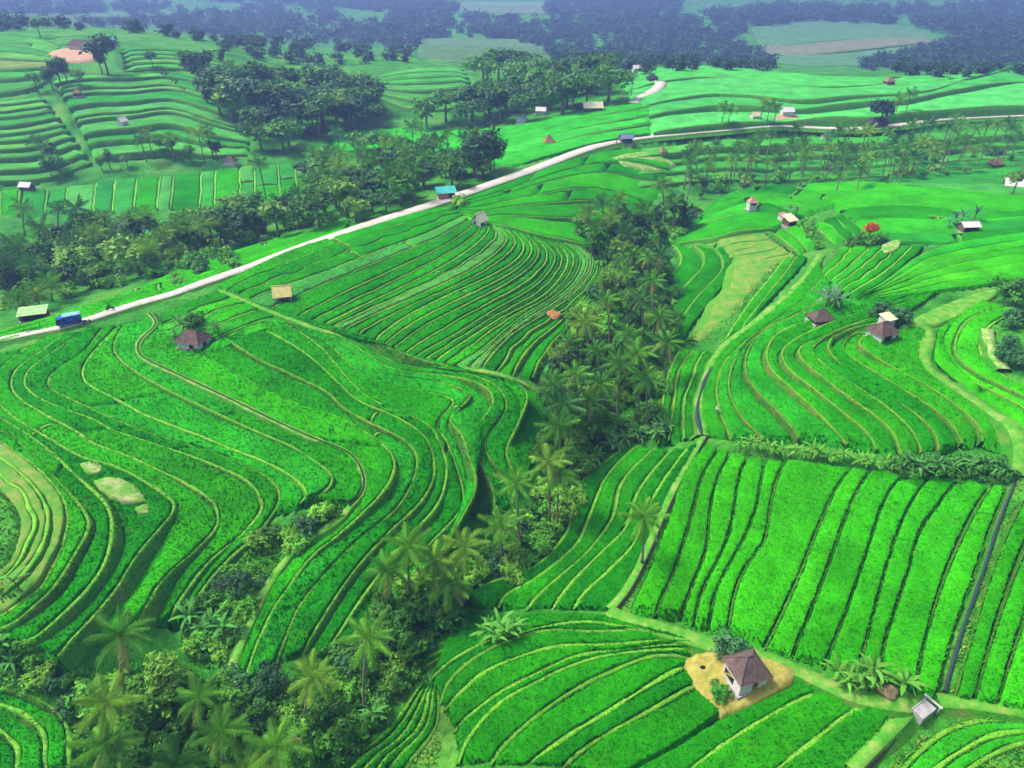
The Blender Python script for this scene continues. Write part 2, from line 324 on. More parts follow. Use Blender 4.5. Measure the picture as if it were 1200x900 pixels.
def terrace(name, label, keys, tint=G_LUSH, rice=.42, bund=.33, cut=34., e0=True, e1=True, b_tint=(1, 1, 1), blade=True, mat=None, jit=.12, cross=True, special=None, sub=None, wob=1.0):
    """keys: traced edges, with a whole number between two of them for how many strips lie there"""
    global N_PADDY
    root = struct(empty(name), label)
    cs, ns = [], []
    for k in keys:
        if isinstance(k, int): ns[-1] = k
        else: cs.append(trace(k)); ns.append(1)
    L = max(length(c) for c in cs); dmin = min(np.hypot(c[:, 0], c[:, 1]).min() for c in cs); dmean = np.mean([np.hypot(*c.mean(0)) for c in cs])
    ds = .55 if dmean < 85 else (.9 if dmean < 140 else (1.8 if dmean < 260 else 4.))
    m = int(np.clip(L / ds, 10, 230)); cs = [resample(c, m) for c in cs]; E = [cs[0]]
    for a, b_, k in zip(cs[:-1], cs[1:], ns[:-1]):
        fr = (np.arange(1, k) + (rng.uniform(-.5, .5, k - 1) * jit * 2 if k > 1 else 0)) / k
        gap = np.linalg.norm(b_ - a, axis=1) / k
        for f in fr:
            w = wiggle(m, L, .5); c = a + (b_ - a) * f; d = (b_ - a) / (np.linalg.norm(b_ - a, axis=1)[:, None] + 1e-6); E.append(c + d * (wob * w * np.minimum(gap * .18, .8))[:, None])
        E.append(b_)
    mids = [.5 * (E[i] + E[i + 1]) for i in range(len(E) - 1)]
    kz = max(2, int(5 / ds)); zs = [smooth1(z0(c[:, 0], c[:, 1]), kz) for c in mids]
    outer = lambda c: z0(c[:, 0], c[:, 1]) - .2
    FOOT.append(np.vstack([E[0], E[-1][::-1]]) if sub is None else sub)
    for i, c in enumerate(E):                                   # the bunds and the risers below them
        if (i == 0 and not e0) or (i == len(E) - 1 and not e1): continue
        zi = zs[i - 1] if i else outer(c); zj = zs[i] if i < len(zs) else outer(c)
        T = np.gradient(c, axis=0); T /= np.linalg.norm(T, axis=1)[:, None] + 1e-9; Nn = np.stack([-T[:, 1], T[:, 0]], 1)
        ref = (mids[i] - c) if i < len(mids) else (c - mids[i - 1])
        if np.sum(ref * Nn) < 0: Nn = -Nn
        Vb, Fb = bund_mesh(c, Nn, zi, zj, bund)
        me = None
        if dmean < 120 and blade:
            bl = blades(Vb.reshape(m, 7, 3)[:, 1:6], Fb, 16 if dmean < 80 else 9, .13)
            if bl is not None:
                tri = np.concatenate([Fb[:, [0, 1, 2]], Fb[:, [0, 2, 3]], bl[1] + len(Vb)]); mi = np.zeros(len(tri)); mi[2 * len(Fb):] = 1
                me = mesh_np('bund', np.concatenate([Vb, bl[0]]), tri, [M['bund'], M['weed']], mi, True)
        o = mobj('bund', me or mesh_np('bund', Vb, Fb, [M['bund']], None, True), root); g = rng.uniform(.8, 1.2); o.color = (b_tint[0] * g, b_tint[1] * g, b_tint[2] * g, 1)
    for i in range(len(mids)):
        A_, B_ = E[i], E[i + 1]; D = B_ - A_; w = np.linalg.norm(D, axis=1); u = D / (w[:, None] + 1e-6); z = zs[i]
        def gap_at(j, zn): return bund / 2 + .38 * np.maximum(.14, np.maximum(z, zn) + .14 - z)
        g0 = np.minimum(gap_at(0, zs[i - 1] if i else outer(A_)), w * .42); g1 = np.minimum(gap_at(1, zs[i + 1] if i + 1 < len(zs) else outer(B_)), w * .42)
        Ls = length(mids[i]); npc = max(1, int(round(Ls / cut + rng.uniform(-.4, .4)))) if cross else 1
        br = [0] + sorted(int(m * (q + rng.uniform(-.25, .25)) / npc) for q in range(1, npc)) + [m - 1]
        sp = (special or {}).get(i)
        for q in range(npc):
            s0, s1 = br[q], br[q + 1]
            if s1 - s0 < 3: continue
            sl = slice(s0, s1 + 1); mm = s1 - s0 + 1; iw = np.maximum(w[sl] - g0[sl] - g1[sl], .02)
            dd = math.hypot(*mids[i][(s0 + s1) // 2])
            ki = int(np.clip(np.mean(iw) / (.7 if dd < 100 else 1.2), 2, 9))
            sh = np.minimum(.28, iw * .3)
            offs = [0 * iw, sh * .35, sh] + [sh + (iw - 2 * sh) * f for f in np.linspace(0, 1, ki + 1)[1:-1]] + [iw - sh, iw - sh * .35, iw]
            hs = [-.1, .72, .97] + [1.0] * (ki - 1) + [.97, .72, -.1]
            rh = rice if sp is None else sp.get('rice', rice)
            endf = np.ones(mm); endf[0] = -.1; endf[-1] = -.1
            if mm > 5: endf[1] = endf[-2] = .9
            V = np.empty((mm, len(offs), 3)); hum = wiggle(mm, Ls, .1)
            for j, (of, h) in enumerate(zip(offs, hs)):
                xy = A_[sl] + u[sl] * (g0[sl] + of)[:, None]
                if 0 < j < len(offs) - 1: xy = xy + rng.normal(0, .035, (mm, 2))
                V[:, j, :2] = xy; V[:, j, 2] = z[sl] + np.minimum(h, endf) * rh * (1 + hum) + (rng.normal(0, .03, mm) if 0 < j < len(offs) - 1 else 0)
            V[:, 0, 2] = V[:, -1, 2] = z[sl] - 1.0; V[0, :, 2] = z[s0] - 1.0; V[-1, :, 2] = z[s1] - 1.0
            kk = len(offs); ii = np.arange(mm - 1)[:, None] * kk + np.arange(kk - 1); F = np.stack([ii, ii + kk, ii + kk + 1, ii + 1], -1).reshape(-1, 4)
            VV, FF = V.reshape(-1, 3), [F]
            nm = 'rice_paddy'; mt = (mat or M['rice']) if sp is None else sp.get('mat', M['rice'])
            me = None
            if blade and dd < 125 and rh > .2:
                bl = blades(V[:, 1:-1], F, 26 if dd < 75 else (14 if dd < 100 else 7), .15 if dd < 75 else .18)
                if bl is not None:
                    tri = np.concatenate([F[:, [0, 1, 2]], F[:, [0, 2, 3]], bl[1] + len(VV)]); VV = np.concatenate([VV, bl[0]]); me = mesh_np(nm, VV, tri, [mt], None, True)
            if me is None: me = mesh_np(nm, VV, F, [mt], None, True)
            o = mobj(nm if sp is None else sp.get('name', nm), me, root); tc = (tint if sp is None else sp.get('tint', tint)); tc = tc[rng.integers(len(tc))]; g = rng.uniform(.9, 1.12); o.color = (tc[0] * g, tc[1] * g, tc[2] * g, 1); N_PADDY += 1
            tg = mids[i][min(s1 + 1, m - 1)] - mids[i][s1 - 1]; sk = abs(np.dot(tg, D[s1])) / (np.linalg.norm(tg) * np.linalg.norm(D[s1]) + 1e-9)
            if q < npc - 1 and w[s1] > 1.0 and sk < .55:                       # the little bank across the strip
                a_, b2 = A_[s1], B_[s1]; cc = np.linspace(a_ + (b2 - a_) * .06, a_ + (b2 - a_) * .94, 6); nn = np.array([-(b2 - a_)[1], (b2 - a_)[0]]); nn = nn / (np.linalg.norm(nn) + 1e-9)
                Vb, Fb = bund_mesh(cc, np.tile(nn, (6, 1)), np.full(6, z[s1]), np.full(6, z[s1]), .35, lift=rice + .02)
                o = mobj('cross_bank', mesh_np('cross_bank', Vb, Fb, [M['bund']], None, True), root); o.color = (*b_tint, 1)
    return root
def strip(name, s, width, mat, label=None, lift=.1, crown=.04, skirt=.9, wob=.0, world_pts=None, k=2):
    """a road, path or ditch bank laid along a traced line"""
    c = trace(s, k) if world_pts is None else world_pts
    L = length(c); d = np.hypot(*c.mean(0)); m = int(np.clip(L / (.8 if d < 140 else 2.), 8, 260)); c = resample(c, m)
    T = np.gradient(c, axis=0); T /= np.linalg.norm(T, axis=1)[:, None] + 1e-9; Nn = np.stack([-T[:, 1], T[:, 0]], 1)
    w = (np.interp(np.linspace(0, 1, m), np.linspace(0, 1, len(width)), width) if not np.isscalar(width) else np.full(m, width)) / 2 * (1 + (np.clip(wiggle(m, L, wob), -.5, .6) if wob else 0)); z = smooth1(z0(c[:, 0], c[:, 1]), 3) + lift
    cols = [(-w - skirt, z - 1.0), (-w - .02, z - .06), (-w, z), (0 * w, z + crown), (w, z), (w + .02, z - .06), (w + skirt, z - 1.0)]
    V = np.stack([np.concatenate([c + Nn * o[:, None], zz[:, None]], 1) for o, zz in cols], 1); kk = len(cols)
    i = np.arange(m - 1)[:, None] * kk + np.arange(kk - 1); F = np.stack([i, i + 1, i + kk + 1, i + kk], -1).reshape(-1, 4)
    mi = np.tile([1, 0, 0, 0, 0, 1], m - 1)
    return struct(mobj(name, mesh_np(name, V.reshape(-1, 3), F, [mat, M['bund']], mi, True)), label), c, z
# ------------------------------------------------------------------ terraces, edge by edge
LUSH_BR = G_LUSH + G_BRIGHT
A1 = '147,380 132,407 140,423 173,447 233,477 300,507 350,527 380,547 392,563 383,577 365,582'
A2 = '140,381 110,413 98,430 98,447 110,456 143,473 173,490 233,513 283,533 317,547 347,563 363,580 352,592'
A3a = '123,382 100,413 60,437 55,455 80,467 117,485 150,500 200,517 250,530 293,547 320,563 330,580 322,602'
A3 = A3a + ' 300,628 268,660 245,683 228,708 212,738'
A4 = '97,388 67,413 33,437 28,453 43,467 77,482 110,493 133,507 167,517 217,533 260,550 290,563 305,580 309,598 293,620 267,643 240,667 220,692 200,733'
A5 = '80,390 50,413 20,433 12,450 20,467 53,487 90,507 110,523 143,533 183,550 217,567 243,583 256,597 257,623 233,647 207,670 190,693 180,713 165,732'
A6 = '55,395 20,418 -10,440 -18,460 0,475 20,493 50,510 77,527 100,540 140,550 187,577 212,599 187,627 167,650 143,687 127,710 108,736 73,780'
A7 = '-30,425 -45,455 -30,475 0,490 33,510 60,530 87,557 110,577 130,598 135,630 127,668 103,703 73,730 40,757 10,754'
A8 = '-55,460 -35,490 0,503 27,523 47,543 73,570 97,597 107,615 103,632 90,650 67,693 40,713 17,732 -10,745'
A9 = '-60,490 -30,505 0,517 20,530 43,547 63,567 77,587 80,605 76,632 60,667 50,687 27,703 0,723 -20,730'
L1a = '176,370 187,383 162,403 163,420 187,432 233,453 283,477 323,497 367,517 400,529 418,540 428,563 426,583 410,597'
terrace('terrace_slope', 'broad curving rice terraces below the path, wrapping round toward the shrubby gully', [L1a, A1, A2, A3a], G_LUSH + ((.02, .30, .01),), e0=False, e1=False)
terrace('terrace_slope', 'rice terraces curling round the dry grass knoll', [A3, A4, A5, A6, A7, A8, A9], G_LUSH, special={3: {'tint': G_LUSH}})
terrace('terrace_slope', 'dry yellow green terraced knoll ringed by rice', [A9, 3, '-60,560 -20,565 0,575 20,600 22,625 10,660 -15,680 -50,690'], G_DRY, rice=.2, e0=False, e1=False, mat=M['drygrass'], blade=False)
B1 = '233,417 267,435 300,453 333,470 367,485 400,498 430,513 457,530 465,553 457,577 437,599 400,631 363,657 343,687 317,727 300,760 290,793 281,808'
B2 = '267,400 300,423 333,437 367,453 387,463 402,481 425,494 460,510 483,523 492,543 483,570 466,600 437,618 400,652 373,680 350,710 337,743 324,778'
B3 = '290,378 330,396 365,418 398,450 420,472 467,488 497,507 507,527 510,560 493,594 455,625 420,665 399,694 377,730 355,768'
B4 = '330,378 372,403 395,430 415,455 440,474 477,486 507,503 518,527 526,553 516,598 480,632 445,680 412,722 383,775'
B5 = '352,384 390,408 410,432 440,450 500,462 530,468 533,474 513,492 511,502 523,514 533,540 542,567 545,598 518,628 478,662 445,702 412,752'
B6 = '380,392 410,412 433,436 483,446 533,453 552,463 549,474 530,493 528,503 543,520 551,550 560,580 555,612 530,650 480,690 445,740'
B7 = '395,394 425,412 450,430 480,437 517,440 563,449 580,466 575,484 553,507 550,520 560,543 574,566 582,596 574,625'
B8 = '410,398 440,416 465,427 500,434 540,436 577,448 592,463 595,480 580,500 566,515 572,536 592,562 600,590'
B9 = '422,402 447,415 480,427 527,433 567,438 600,454 616,473 618,490 606,510 592,528 598,548 618,572'
CREST = '258,342 290,355 320,368 347,377 373,388 400,393 433,407 453,420 493,430 547,434 587,439 620,452 640,470 642,495 632,520 622,545'
L1b = L1a + ' 400,612 350,641 330,667 310,697 297,728 275,780 262,806'
terrace('terrace_slope', 'rice terraces between the curving path and the grassy crest', [L1b, B1, B2, B3, B4, B5, B6, B7, B8, B9, CREST], G_LUSH + ((.02, .30, .01),), e0=False, e1=False)
terrace('terrace_slope', 'small rice fields around the brown roofed hut below the road', ['187,372 215,357 245,346 257,342', 5, '187,428 240,425 285,398 345,378'], LUSH_BR, e0=False, e1=False, cut=18.)
strip('crest_path', CREST, .8, M['path'], 'pale grassy path along the crest between the two slopes', lift=.25)
strip('curving_path', L1b, .8, M['path'], 'yellow grassy path with a ditch curving down between the terraces', lift=.5, wob=.3)
# the spur above the crest
C = ['252,338 300,312 350,293 400,277 450,262 500,246 530,243', 3,
 '290,352 350,330 400,312 450,292 500,275 535,258 545,252', 2, '345,374 400,346 440,328 483,307 520,290 548,272 556,262',
 2, '373,384 400,372 450,348 500,324 535,304 560,286 575,270 568,262', '398,390 423,378 483,350 533,328 563,312 590,292 596,278 580,264',
 '437,404 450,390 483,367 533,343 587,320 612,302 615,286 596,268', '452,416 500,380 550,357 603,330 630,307 632,292 612,272',
 '478,424 533,393 583,363 627,340 650,313 650,297 627,277', '503,430 540,403 573,383 600,367 633,352 653,333 667,310 662,294 640,280',
 '530,432 557,415 580,400 610,372 640,356 668,335 682,310 676,295 652,282', '563,434 587,403 615,382 650,364 682,338 697,310 690,296 664,284',
 '600,442 620,408 650,386 685,350 708,318 704,300 678,287', '640,450 655,420 680,380 708,340 720,318 716,304 690,290']
C2 = C[:6]
for c_ in C[6:]: C2 += [c_, 2]
terrace('terrace_slope', 'long rice terraces wrapping the spur below the concrete road', C2[:-1], G_LUSH + G_DEEP + ((.05, .30, .04),), e0=False, e1=True, cut=40.,
        b_tint=(1.15, .95, .9), special={8: {'tint': ((.10, .34, .07), (.08, .33, .05))}, 20: {'tint': ((.05, .27, .03), (.09, .31, .06))}})
terrace('terrace_slope', 'rice terraces on the far flank of the spur, under the road', ['545,252 556,262 590,264 640,280 690,290 720,300', 6, '525,241 600,214 660,190 740,170 800,178'], G_LUSH + G_DEEP, e1=False, cut=30., jit=.25)
# across the gully: the amphitheatre below the huts
E_ = ['960,306 935,340 880,384 842,413 828,443 818,473 826,512', '968,325 930,362 885,392 853,417 838,450 843,485 857,514',
 '980,345 925,375 880,395 860,423 852,452 858,475 873,498 893,514', '1000,356 930,378 893,394 874,415 872,440 882,460 912,487 936,515',
 '1040,350 985,368 930,388 905,400 896,418 903,438 933,463 965,492 985,512 993,520', '1075,345 1015,365 955,388 918,410 914,423 928,442 957,460 990,487 1018,510 1027,527',
 '1100,342 1040,362 970,390 937,407 934,420 957,440 993,467 1027,490 1047,507 1056,533', '1085,355 1050,362 1010,378 977,390 952,407 950,417 977,437 1017,460 1053,487 1073,510 1080,530',
 '1050,378 1015,383 980,397 967,410 973,423 1007,443 1047,470 1080,493 1097,513 1100,530', '1030,402 1010,390 997,393 985,407 990,417 1017,433 1057,457 1093,480 1117,500 1127,520',
 '1030,405 1014,398 1004,407 1007,415 1033,428 1067,443 1103,463 1133,487 1150,507 1150,520', '1060,385 1090,385 1083,410 1083,427 1100,443 1133,463 1167,487 1192,503 1196,533']
terrace('terrace_slope', 'amphitheatre of narrow rice terraces sweeping below the brown roofed huts', E_, G_LUSH + ((.02, .30, .01), (.025, .33, .01)), cut=45., e0=False, e1=False, b_tint=(.95, .78, .75))
strip('field_path', '1070,382 1090,384 1083,410 1084,428 1100,444 1133,464 1167,488 1194,504 1198,535 1192,560', 1.6, M['path'], 'light grassy path curving along the amphitheatre edge', lift=.25, wob=.3)
terrace('terrace_slope', 'rice terraces curling round the pale stony bank', ['1100,388 1094,410 1096,426 1125,446 1160,468 1205,500', '1150,352 1120,372 1103,390 1100,417 1117,437 1153,457 1210,485',
 '1183,360 1133,373 1117,403 1120,423 1140,440 1175,458 1215,472', '1200,362 1160,378 1147,400 1150,415 1165,435 1215,458'], LUSH_BR, e0=False)
terrace('terrace_slope', 'bright green rice field rising behind the amphitheatre', ['1000,356 1040,350 1080,346 1110,340 1150,336 1210,325', 6, '1000,352 1040,330 1075,300 1120,285 1210,272'], G_BRIGHT + ((.02, .33, .01),), e0=False, cut=60.)
# the wedge between gully and huts
terrace('terrace_slope', 'rice terraces rising from the wooded gully to the dry strip', ['800,405 812,380 838,350 858,322 860,305 846,288', '790,400 800,372 822,345 842,325 850,310 838,292', '775,395 785,360 805,335 825,315 825,300 812,290', '765,380 770,350 785,325 800,310 795,295 785,288'], G_LUSH, cut=40., e0=False)
terrace('terrace_slope', 'rice terraces under the dry strip beside the canal', ['800,407 790,425 780,450 775,490 772,520', 3, '842,413 832,425 822,450 812,480 815,512'], G_LUSH, cut=30., e1=False)
terrace('terrace_slope', 'narrow green strips between dry strip and canal path', ['878,382 905,350 930,325 950,300', '868,388 895,352 918,325 935,300', '850,400 880,355 905,325 921,303'], G_MIX, cut=40.,e0=False)
terrace('dry_terraces', 'steps of dry straw coloured terraces above the dry strip', ['838,287 848,278 875,275 900,272', 5, '868,316 890,314 915,308 938,298'], G_DRY, rice=.12, mat=M['drygrass'], blade=False, cross=False)
strip('dry_strip', '905,305 890,325 868,350 845,375 815,400', [7, 10, 8.5, 6, 3, 1.2], M['drygrass'], 'wide dry grass strip running down between green terraces', lift=.1, wob=.15, skirt=1.5)
strip('canal_path', '962,300 937,338 880,385 843,412 828,443 818,473 824,512', 1.5, M['path'], 'pale path beside the canal along the amphitheatre', lift=.25, wob=.35)
terrace('terrace_slope', 'rice strips running down from the flame tree field', ['905,300 930,330', '968,325 1000,352'][:0] + ['960,320 975,306 985,290', 6, '1000,352 1040,330 1075,300 1085,288'], G_LUSH + ((.02, .30, .01),), cut=40., e0=False, e1=False)
terrace('terrace_slope', 'two vivid rice strips stepping down beside the pale roofed hut', ['905,272 920,285 938,298', 2, '932,262 948,276 958,288'], G_BRIGHT, cut=40.)
terrace('terrace_slope', 'vivid rice strips on the bank below the flame tree', ['952,262 965,275 980,287', 3, '985,250 1000,262 1012,272'], G_BRIGHT + G_DEEP, cut=40.)
terrace('terrace_slope', 'wide flat rice fields around the flame tree and white roofed hut', ['1012,285 1050,286 1085,285 1120,286 1210,272', 4, '985,248 1040,243 1090,245 1140,252 1210,248'], G_MIX, cut=22., e0=False, jit=.3, bund=.35)
terrace('terrace_slope', 'smooth bright rice crest below the palm belt', ['985,248 1040,243 1090,245 1140,252 1210,248', 2, '940,222 1000,220 1060,222 1120,228 1210,233'], G_BRIGHT + ((.02, .33, .01),), cut=50., e0=False, bund=.35)
terrace('terrace_slope', 'rice fields around the small huts above the dry terraces', ['785,288 812,283 840,282 875,272 910,268', 5, '835,242 850,230 885,220 940,222 985,240'], G_MIX, cut=22., jit=.25)
# front right: the high blocks of ripe green rice
F_ = ['828,520 800,555 786,600 765,660 738,716', '843,526 822,558 812,600 795,660 768,722', '856,532 840,560 831,600 829,643 816,676 798,722', '876,536 864,560 860,600 850,643 822,692 812,730', '897,540 890,570 886,600 867,643 838,692 830,734',
 '921,541 905,575 897,637 890,645 863,684 853,742', '998,549 985,565 966,600 947,650 927,700 896,762', '1021,553 1008,570 993,600 973,657 953,710 926,774', '1062,556 1042,576 1030,600 1010,663 993,713 965,784',
 '1090,559 1066,590 1047,632 1030,690 1005,792', '1132,561 1114,572 1093,600 1073,627 1062,677 1037,745 1030,802', '1166,566 1142,600 1107,673 1082,753 1070,812', '1184,566 1164,610 1136,690 1115,745 1096,818']
terrace('rice_block', 'tall dense bright rice in long parallel strips below the banana hedge', F_, ((.026, .325, .003), (.030, .345, .003), (.024, .305, .003), (.034, .36, .003)), rice=.7, bund=.08, e0=False, cross=False, b_tint=(.7, .8, .6))
terrace('rice_block', 'tall rice strips beyond the narrow water channel', ['1200,585 1168,650 1140,740 1118,822', '1230,590 1195,655 1163,745 1140,826', '1262,600 1222,665 1190,755 1166,832', '1300,610 1250,670 1222,765 1200,838', '1340,620 1290,690 1255,780 1235,845'], ((.026, .325, .003), (.030, .345, .003), (.024, .305, .003)), rice=.7, bund=.08, cross=False, b_tint=(.7, .8, .6))
# between gully and the little canal
terrace('terrace_slope', 'rice terraces fanning down from the canal head to the gully', ['737,523 683,563 670,583 671,605 665,630 630,667 593,681 560,694 537,704', '748,523 710,560 698,590 690,612 680,637 660,657 627,681 593,701 585,716',
 '770,525 727,567 722,597 718,612 690,650 650,683 628,703 617,716', '790,526 750,573 740,600 735,622 700,655 668,688 647,715', '808,524 772,573 757,603 745,640 710,676 688,695 672,715', '822,517 788,573 758,640 736,690 713,715'], G_LUSH + G_DEEP, cut=40., e1=False)
strip('canal_bank', '826,512 790,573 762,638 738,690 715,716', 1.0, M['path'], 'dark edged little canal bank beside the tall rice', lift=.15, wob=.2)
# bottom
H_ = ['533,712 560,718 600,721 647,718 687,720 710,720 735,729 800,746', '512,772 528,752 560,742 613,732 660,723 700,722 735,733 765,742', '505,800 520,785 540,770 573,753 627,737 687,728 737,738 790,748', '516,826 527,800 553,777 587,757 633,738 700,743 760,737 800,749',
 '521,836 543,813 567,790 607,770 653,757 717,758 783,750 812,752', '532,860 550,840 587,810 633,787 683,767 733,763 800,754 820,758', '537,898 550,868 587,823 633,797 683,775 733,765 800,760 815,764', '575,898 593,873 627,840 667,813 717,787 767,767 808,770',
 '615,898 667,863 717,833 767,800 806,780', '660,898 700,867 750,840 800,812 816,803', '725,912 750,898 800,872 827,853 848,838', ]
terrace('terrace_slope', 'rice terraces fanning out below the hut with the dirt yard', [H_[0], H_[2], H_[3], H_[4], H_[5], H_[6], H_[7], H_[8], H_[9], H_[10]], G_DEEP + G_LUSH[:2], cut=60., e0=False, e1=False)
terrace('terrace_slope', 'three long rice strips below the dirt yard', ['725,912 750,898 800,872 827,853 857,838 900,817 940,793', '790,915 817,897 853,870 917,830 963,810', '890,920 920,897 960,867 987,843 1017,827', '980,920 997,898 1033,860 1052,830'], G_DEEP + G_LUSH[:2], cut=60., e0=False)
terrace('terrace_slope', 'short dark green terraces at the gully mouth', ['395,905 440,870 470,840 487,815 500,795', 5, '470,905 500,870 515,845 512,800'], G_DEEP, cut=40.)
terrace('terrace_slope', 'little rice terraces beside the pale banana clump', ['500,760 520,742 560,735 590,742', 3, '488,790 505,778 530,765 560,758'], G_DEEP, cut=40.)
terrace('terrace_slope', 'dark rice field in the hollow below the coconut palms', ['-20,805 20,806 60,825 85,858 82,905', 4, '-90,860 -50,880 -40,905 -30,925'], G_DEEP, cut=40.)
terrace('grass_field', 'rough weedy fallow field beside the concrete sluice', ['1045,915 1090,868 1125,848 1165,842 1215,848', 2, '1100,935 1130,905 1170,880 1220,865'], ((.03, .36, .01), (.06, .36, .02)), rice=.25, cut=60.)
strip('yard_path', '713,717 735,728 800,746 850,762 900,770 950,795 1000,818 1060,826 1085,825', 1.5, M['path'], 'grassy path from the canal past the hut to the sluice', lift=.25, wob=.2)
strip('bank_path', '997,905 1035,862 1062,832 1080,822', 1.2, M['path'], 'light grassy bank along the dark ditch', lift=.25, wob=.2)
strip('cross_path', '1098,822 1150,828 1215,838', 1.2, M['path'], 'pale grassy path from the sluice to the field edge', lift=.25, wob=.2)
# across the road and far away
terrace('terrace_slope', 'bright rice fields across the road in front of the palm grove', ['-20,395 60,372 150,345 230,312 330,281 410,258', 3, '-20,410 65,386 150,361 250,327 330,300 405,273'], G_BRIGHT, cut=30., e1=False)
terrace('valley_fields', 'pale and green small fields on the valley floor', ['0,222 0,250', 14, '345,190 350,236'], G_PALE + G_LUSH, cut=22., jit=.3, bund=.5, wob=.25)
terrace('hillside_fields', 'dark green striped terraces on the hill flank', ['-30,118 0,119 25,116 50,112', 10, '-30,216 0,214 60,213 108,190'], G_FAR, cut=60., bund=.45, rice=.25, jit=.25)
terrace('hillside_fields', 'green terraces on the hill below the red earth house', ['60,92 100,85 150,88 200,82 250,95 300,118', 9, '112,188 150,184 200,180 240,186 290,182'], G_FAR + G_PALE, cut=40., bund=.4, jit=.4, rice=.2)
terrace('hillside_fields', 'yellowish terraces on the hill top', ['-20,42 10,38 40,42 70,52', 8, '-20,112 10,112 40,106 58,92'], G_FAR + ((.16, .24, .06),), cut=40., bund=.8)
terrace('hillside_fields', 'pale terraces behind the hilltop house', ['140,57 180,54 220,58 250,66', 5, '145,84 200,80 250,84 320,100'], G_FAR, cut=50., bund=.8)
terrace('hillside_fields', 'smooth pale field beyond the dark wood', ['440,90 470,82 510,79 545,82', 6, '440,112 470,128 510,133 560,120'], G_FAR, cut=60., bund=.8)
terrace('hillside_fields', 'smooth pale field left of the dark wood', ['268,80 310,76 350,78 400,86', 3, '300,110 340,100 380,98 400,100'], G_FAR, cut=60., bund=.8)
terrace('hillside_fields', 'bright rice field between the road and the dark wood', ['385,156 450,150 520,153 600,150 650,138 700,128 765,118', 4, '390,180 470,172 540,178 590,198 650,182 700,168 765,160'], ((.03, .36, .02), (.03, .40, .02), (.04, .42, .03)), cut=120., bund=.5, e1=False)
terrace('hillside_fields', 'broad pale green hill across the road', ['722,94 760,81 820,78 900,85 980,92 1100,90 1210,85', 5, '765,160 850,152 920,146 1010,147 1080,139 1210,134'], ((.06, .42, .07), (.07, .44, .08), (.06, .40, .06)), cut=140., bund=.35, jit=.4, rice=.25)
terrace('hillside_fields', 'dark green terraces between the road and the palm belt', ['740,174 800,163 880,156 960,154 1050,153 1210,142', 4, '745,222 800,214 850,212 950,212 1050,205 1210,200'], ((.045, .34, .035), (.055, .36, .04), (.05, .32, .035), (.07, .36, .05)), cut=60., bund=.3, e0=False, jit=.35, rice=.2)
terrace('hillside_fields', 'light green fields behind the palm belt', ['1040,196 1100,186 1210,176', 5, '1040,222 1100,226 1210,230'], ((.03, .28, .03), (.05, .30, .04)), cut=40., bund=.6)
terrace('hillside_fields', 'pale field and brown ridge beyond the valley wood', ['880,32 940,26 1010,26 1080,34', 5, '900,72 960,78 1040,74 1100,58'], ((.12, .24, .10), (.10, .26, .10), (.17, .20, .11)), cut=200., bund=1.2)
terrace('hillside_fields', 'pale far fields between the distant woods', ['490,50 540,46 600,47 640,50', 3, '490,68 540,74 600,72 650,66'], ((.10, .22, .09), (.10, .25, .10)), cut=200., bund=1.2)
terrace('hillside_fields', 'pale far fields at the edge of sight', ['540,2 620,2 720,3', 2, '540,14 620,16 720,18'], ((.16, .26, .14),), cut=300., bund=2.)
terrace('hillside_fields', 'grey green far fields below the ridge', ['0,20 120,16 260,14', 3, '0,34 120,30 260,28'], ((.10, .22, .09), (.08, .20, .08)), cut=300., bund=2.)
# the concrete road
road_o, road_c, road_z = strip('road', '-40,408 0,400 40,392 75,384 110,374 150,362 200,346 260,326 320,304 380,282 440,262 500,243 545,228 590,212 640,194 690,174 740,163 800,157 850,153 905,147 960,151 1010,152 1050,148 1090,141 1140,138 1215,135', [1.5, 2.0, 3.0, 3.3, 3.4, 3.6, 3.6, 3.6, 3.6, 3.6, 3.6], M['road'], 'pale concrete road winding along the ridge between the fields', lift=.35, skirt=1.2)
strip('track', '742,122 752,114 765,108 775,100 772,94', 4.0, M['road'], 'pale dirt track climbing the hill across the road', lift=.3)
# the same country goes on past the edges of the view
for a_, n_, b_, t_ in (('1218,250 1300,250 1420,255', 4, '1222,332 1300,342 1420,355', G_MIX), ('1225,350 1320,356 1450,370', 6, '1232,470 1330,520 1470,545', G_LUSH), ('1225,500 1320,540 1460,566', 2, '1240,560 1330,585 1480,610', G_LUSH), ('400,918 600,914 800,920 1000,918 1180,905', 4, '380,1010 600,1020 800,1025 1000,1020 1250,1010', G_DEEP),
                       ('1232,852 1310,862 1420,880', 5, '1240,1000 1340,1020 1460,1040', G_LUSH), ('1216,146 1300,142 1400,142', 4, '1216,238 1300,240 1400,244', G_FAR), ('1216,88 1300,88 1400,92', 3, '1216,130 1300,130 1400,132', G_FAR), ('-75,470 -150,480 -260,500', 8, '-65,730 -150,760 -260,800', G_LUSH), ('-45,405 -120,425 -240,450', 2, '-75,462 -150,472 -260,490', G_LUSH), ('-60,930 100,960 340,950', 3, '-60,1030 100,1040 340,1030', G_DEEP)):
    terrace('terrace_slope', 'rice terraces carrying on beyond the edge of the view', [a_, n_, b_], t_, cut=40., blade=False)
ground = ground_sheet()
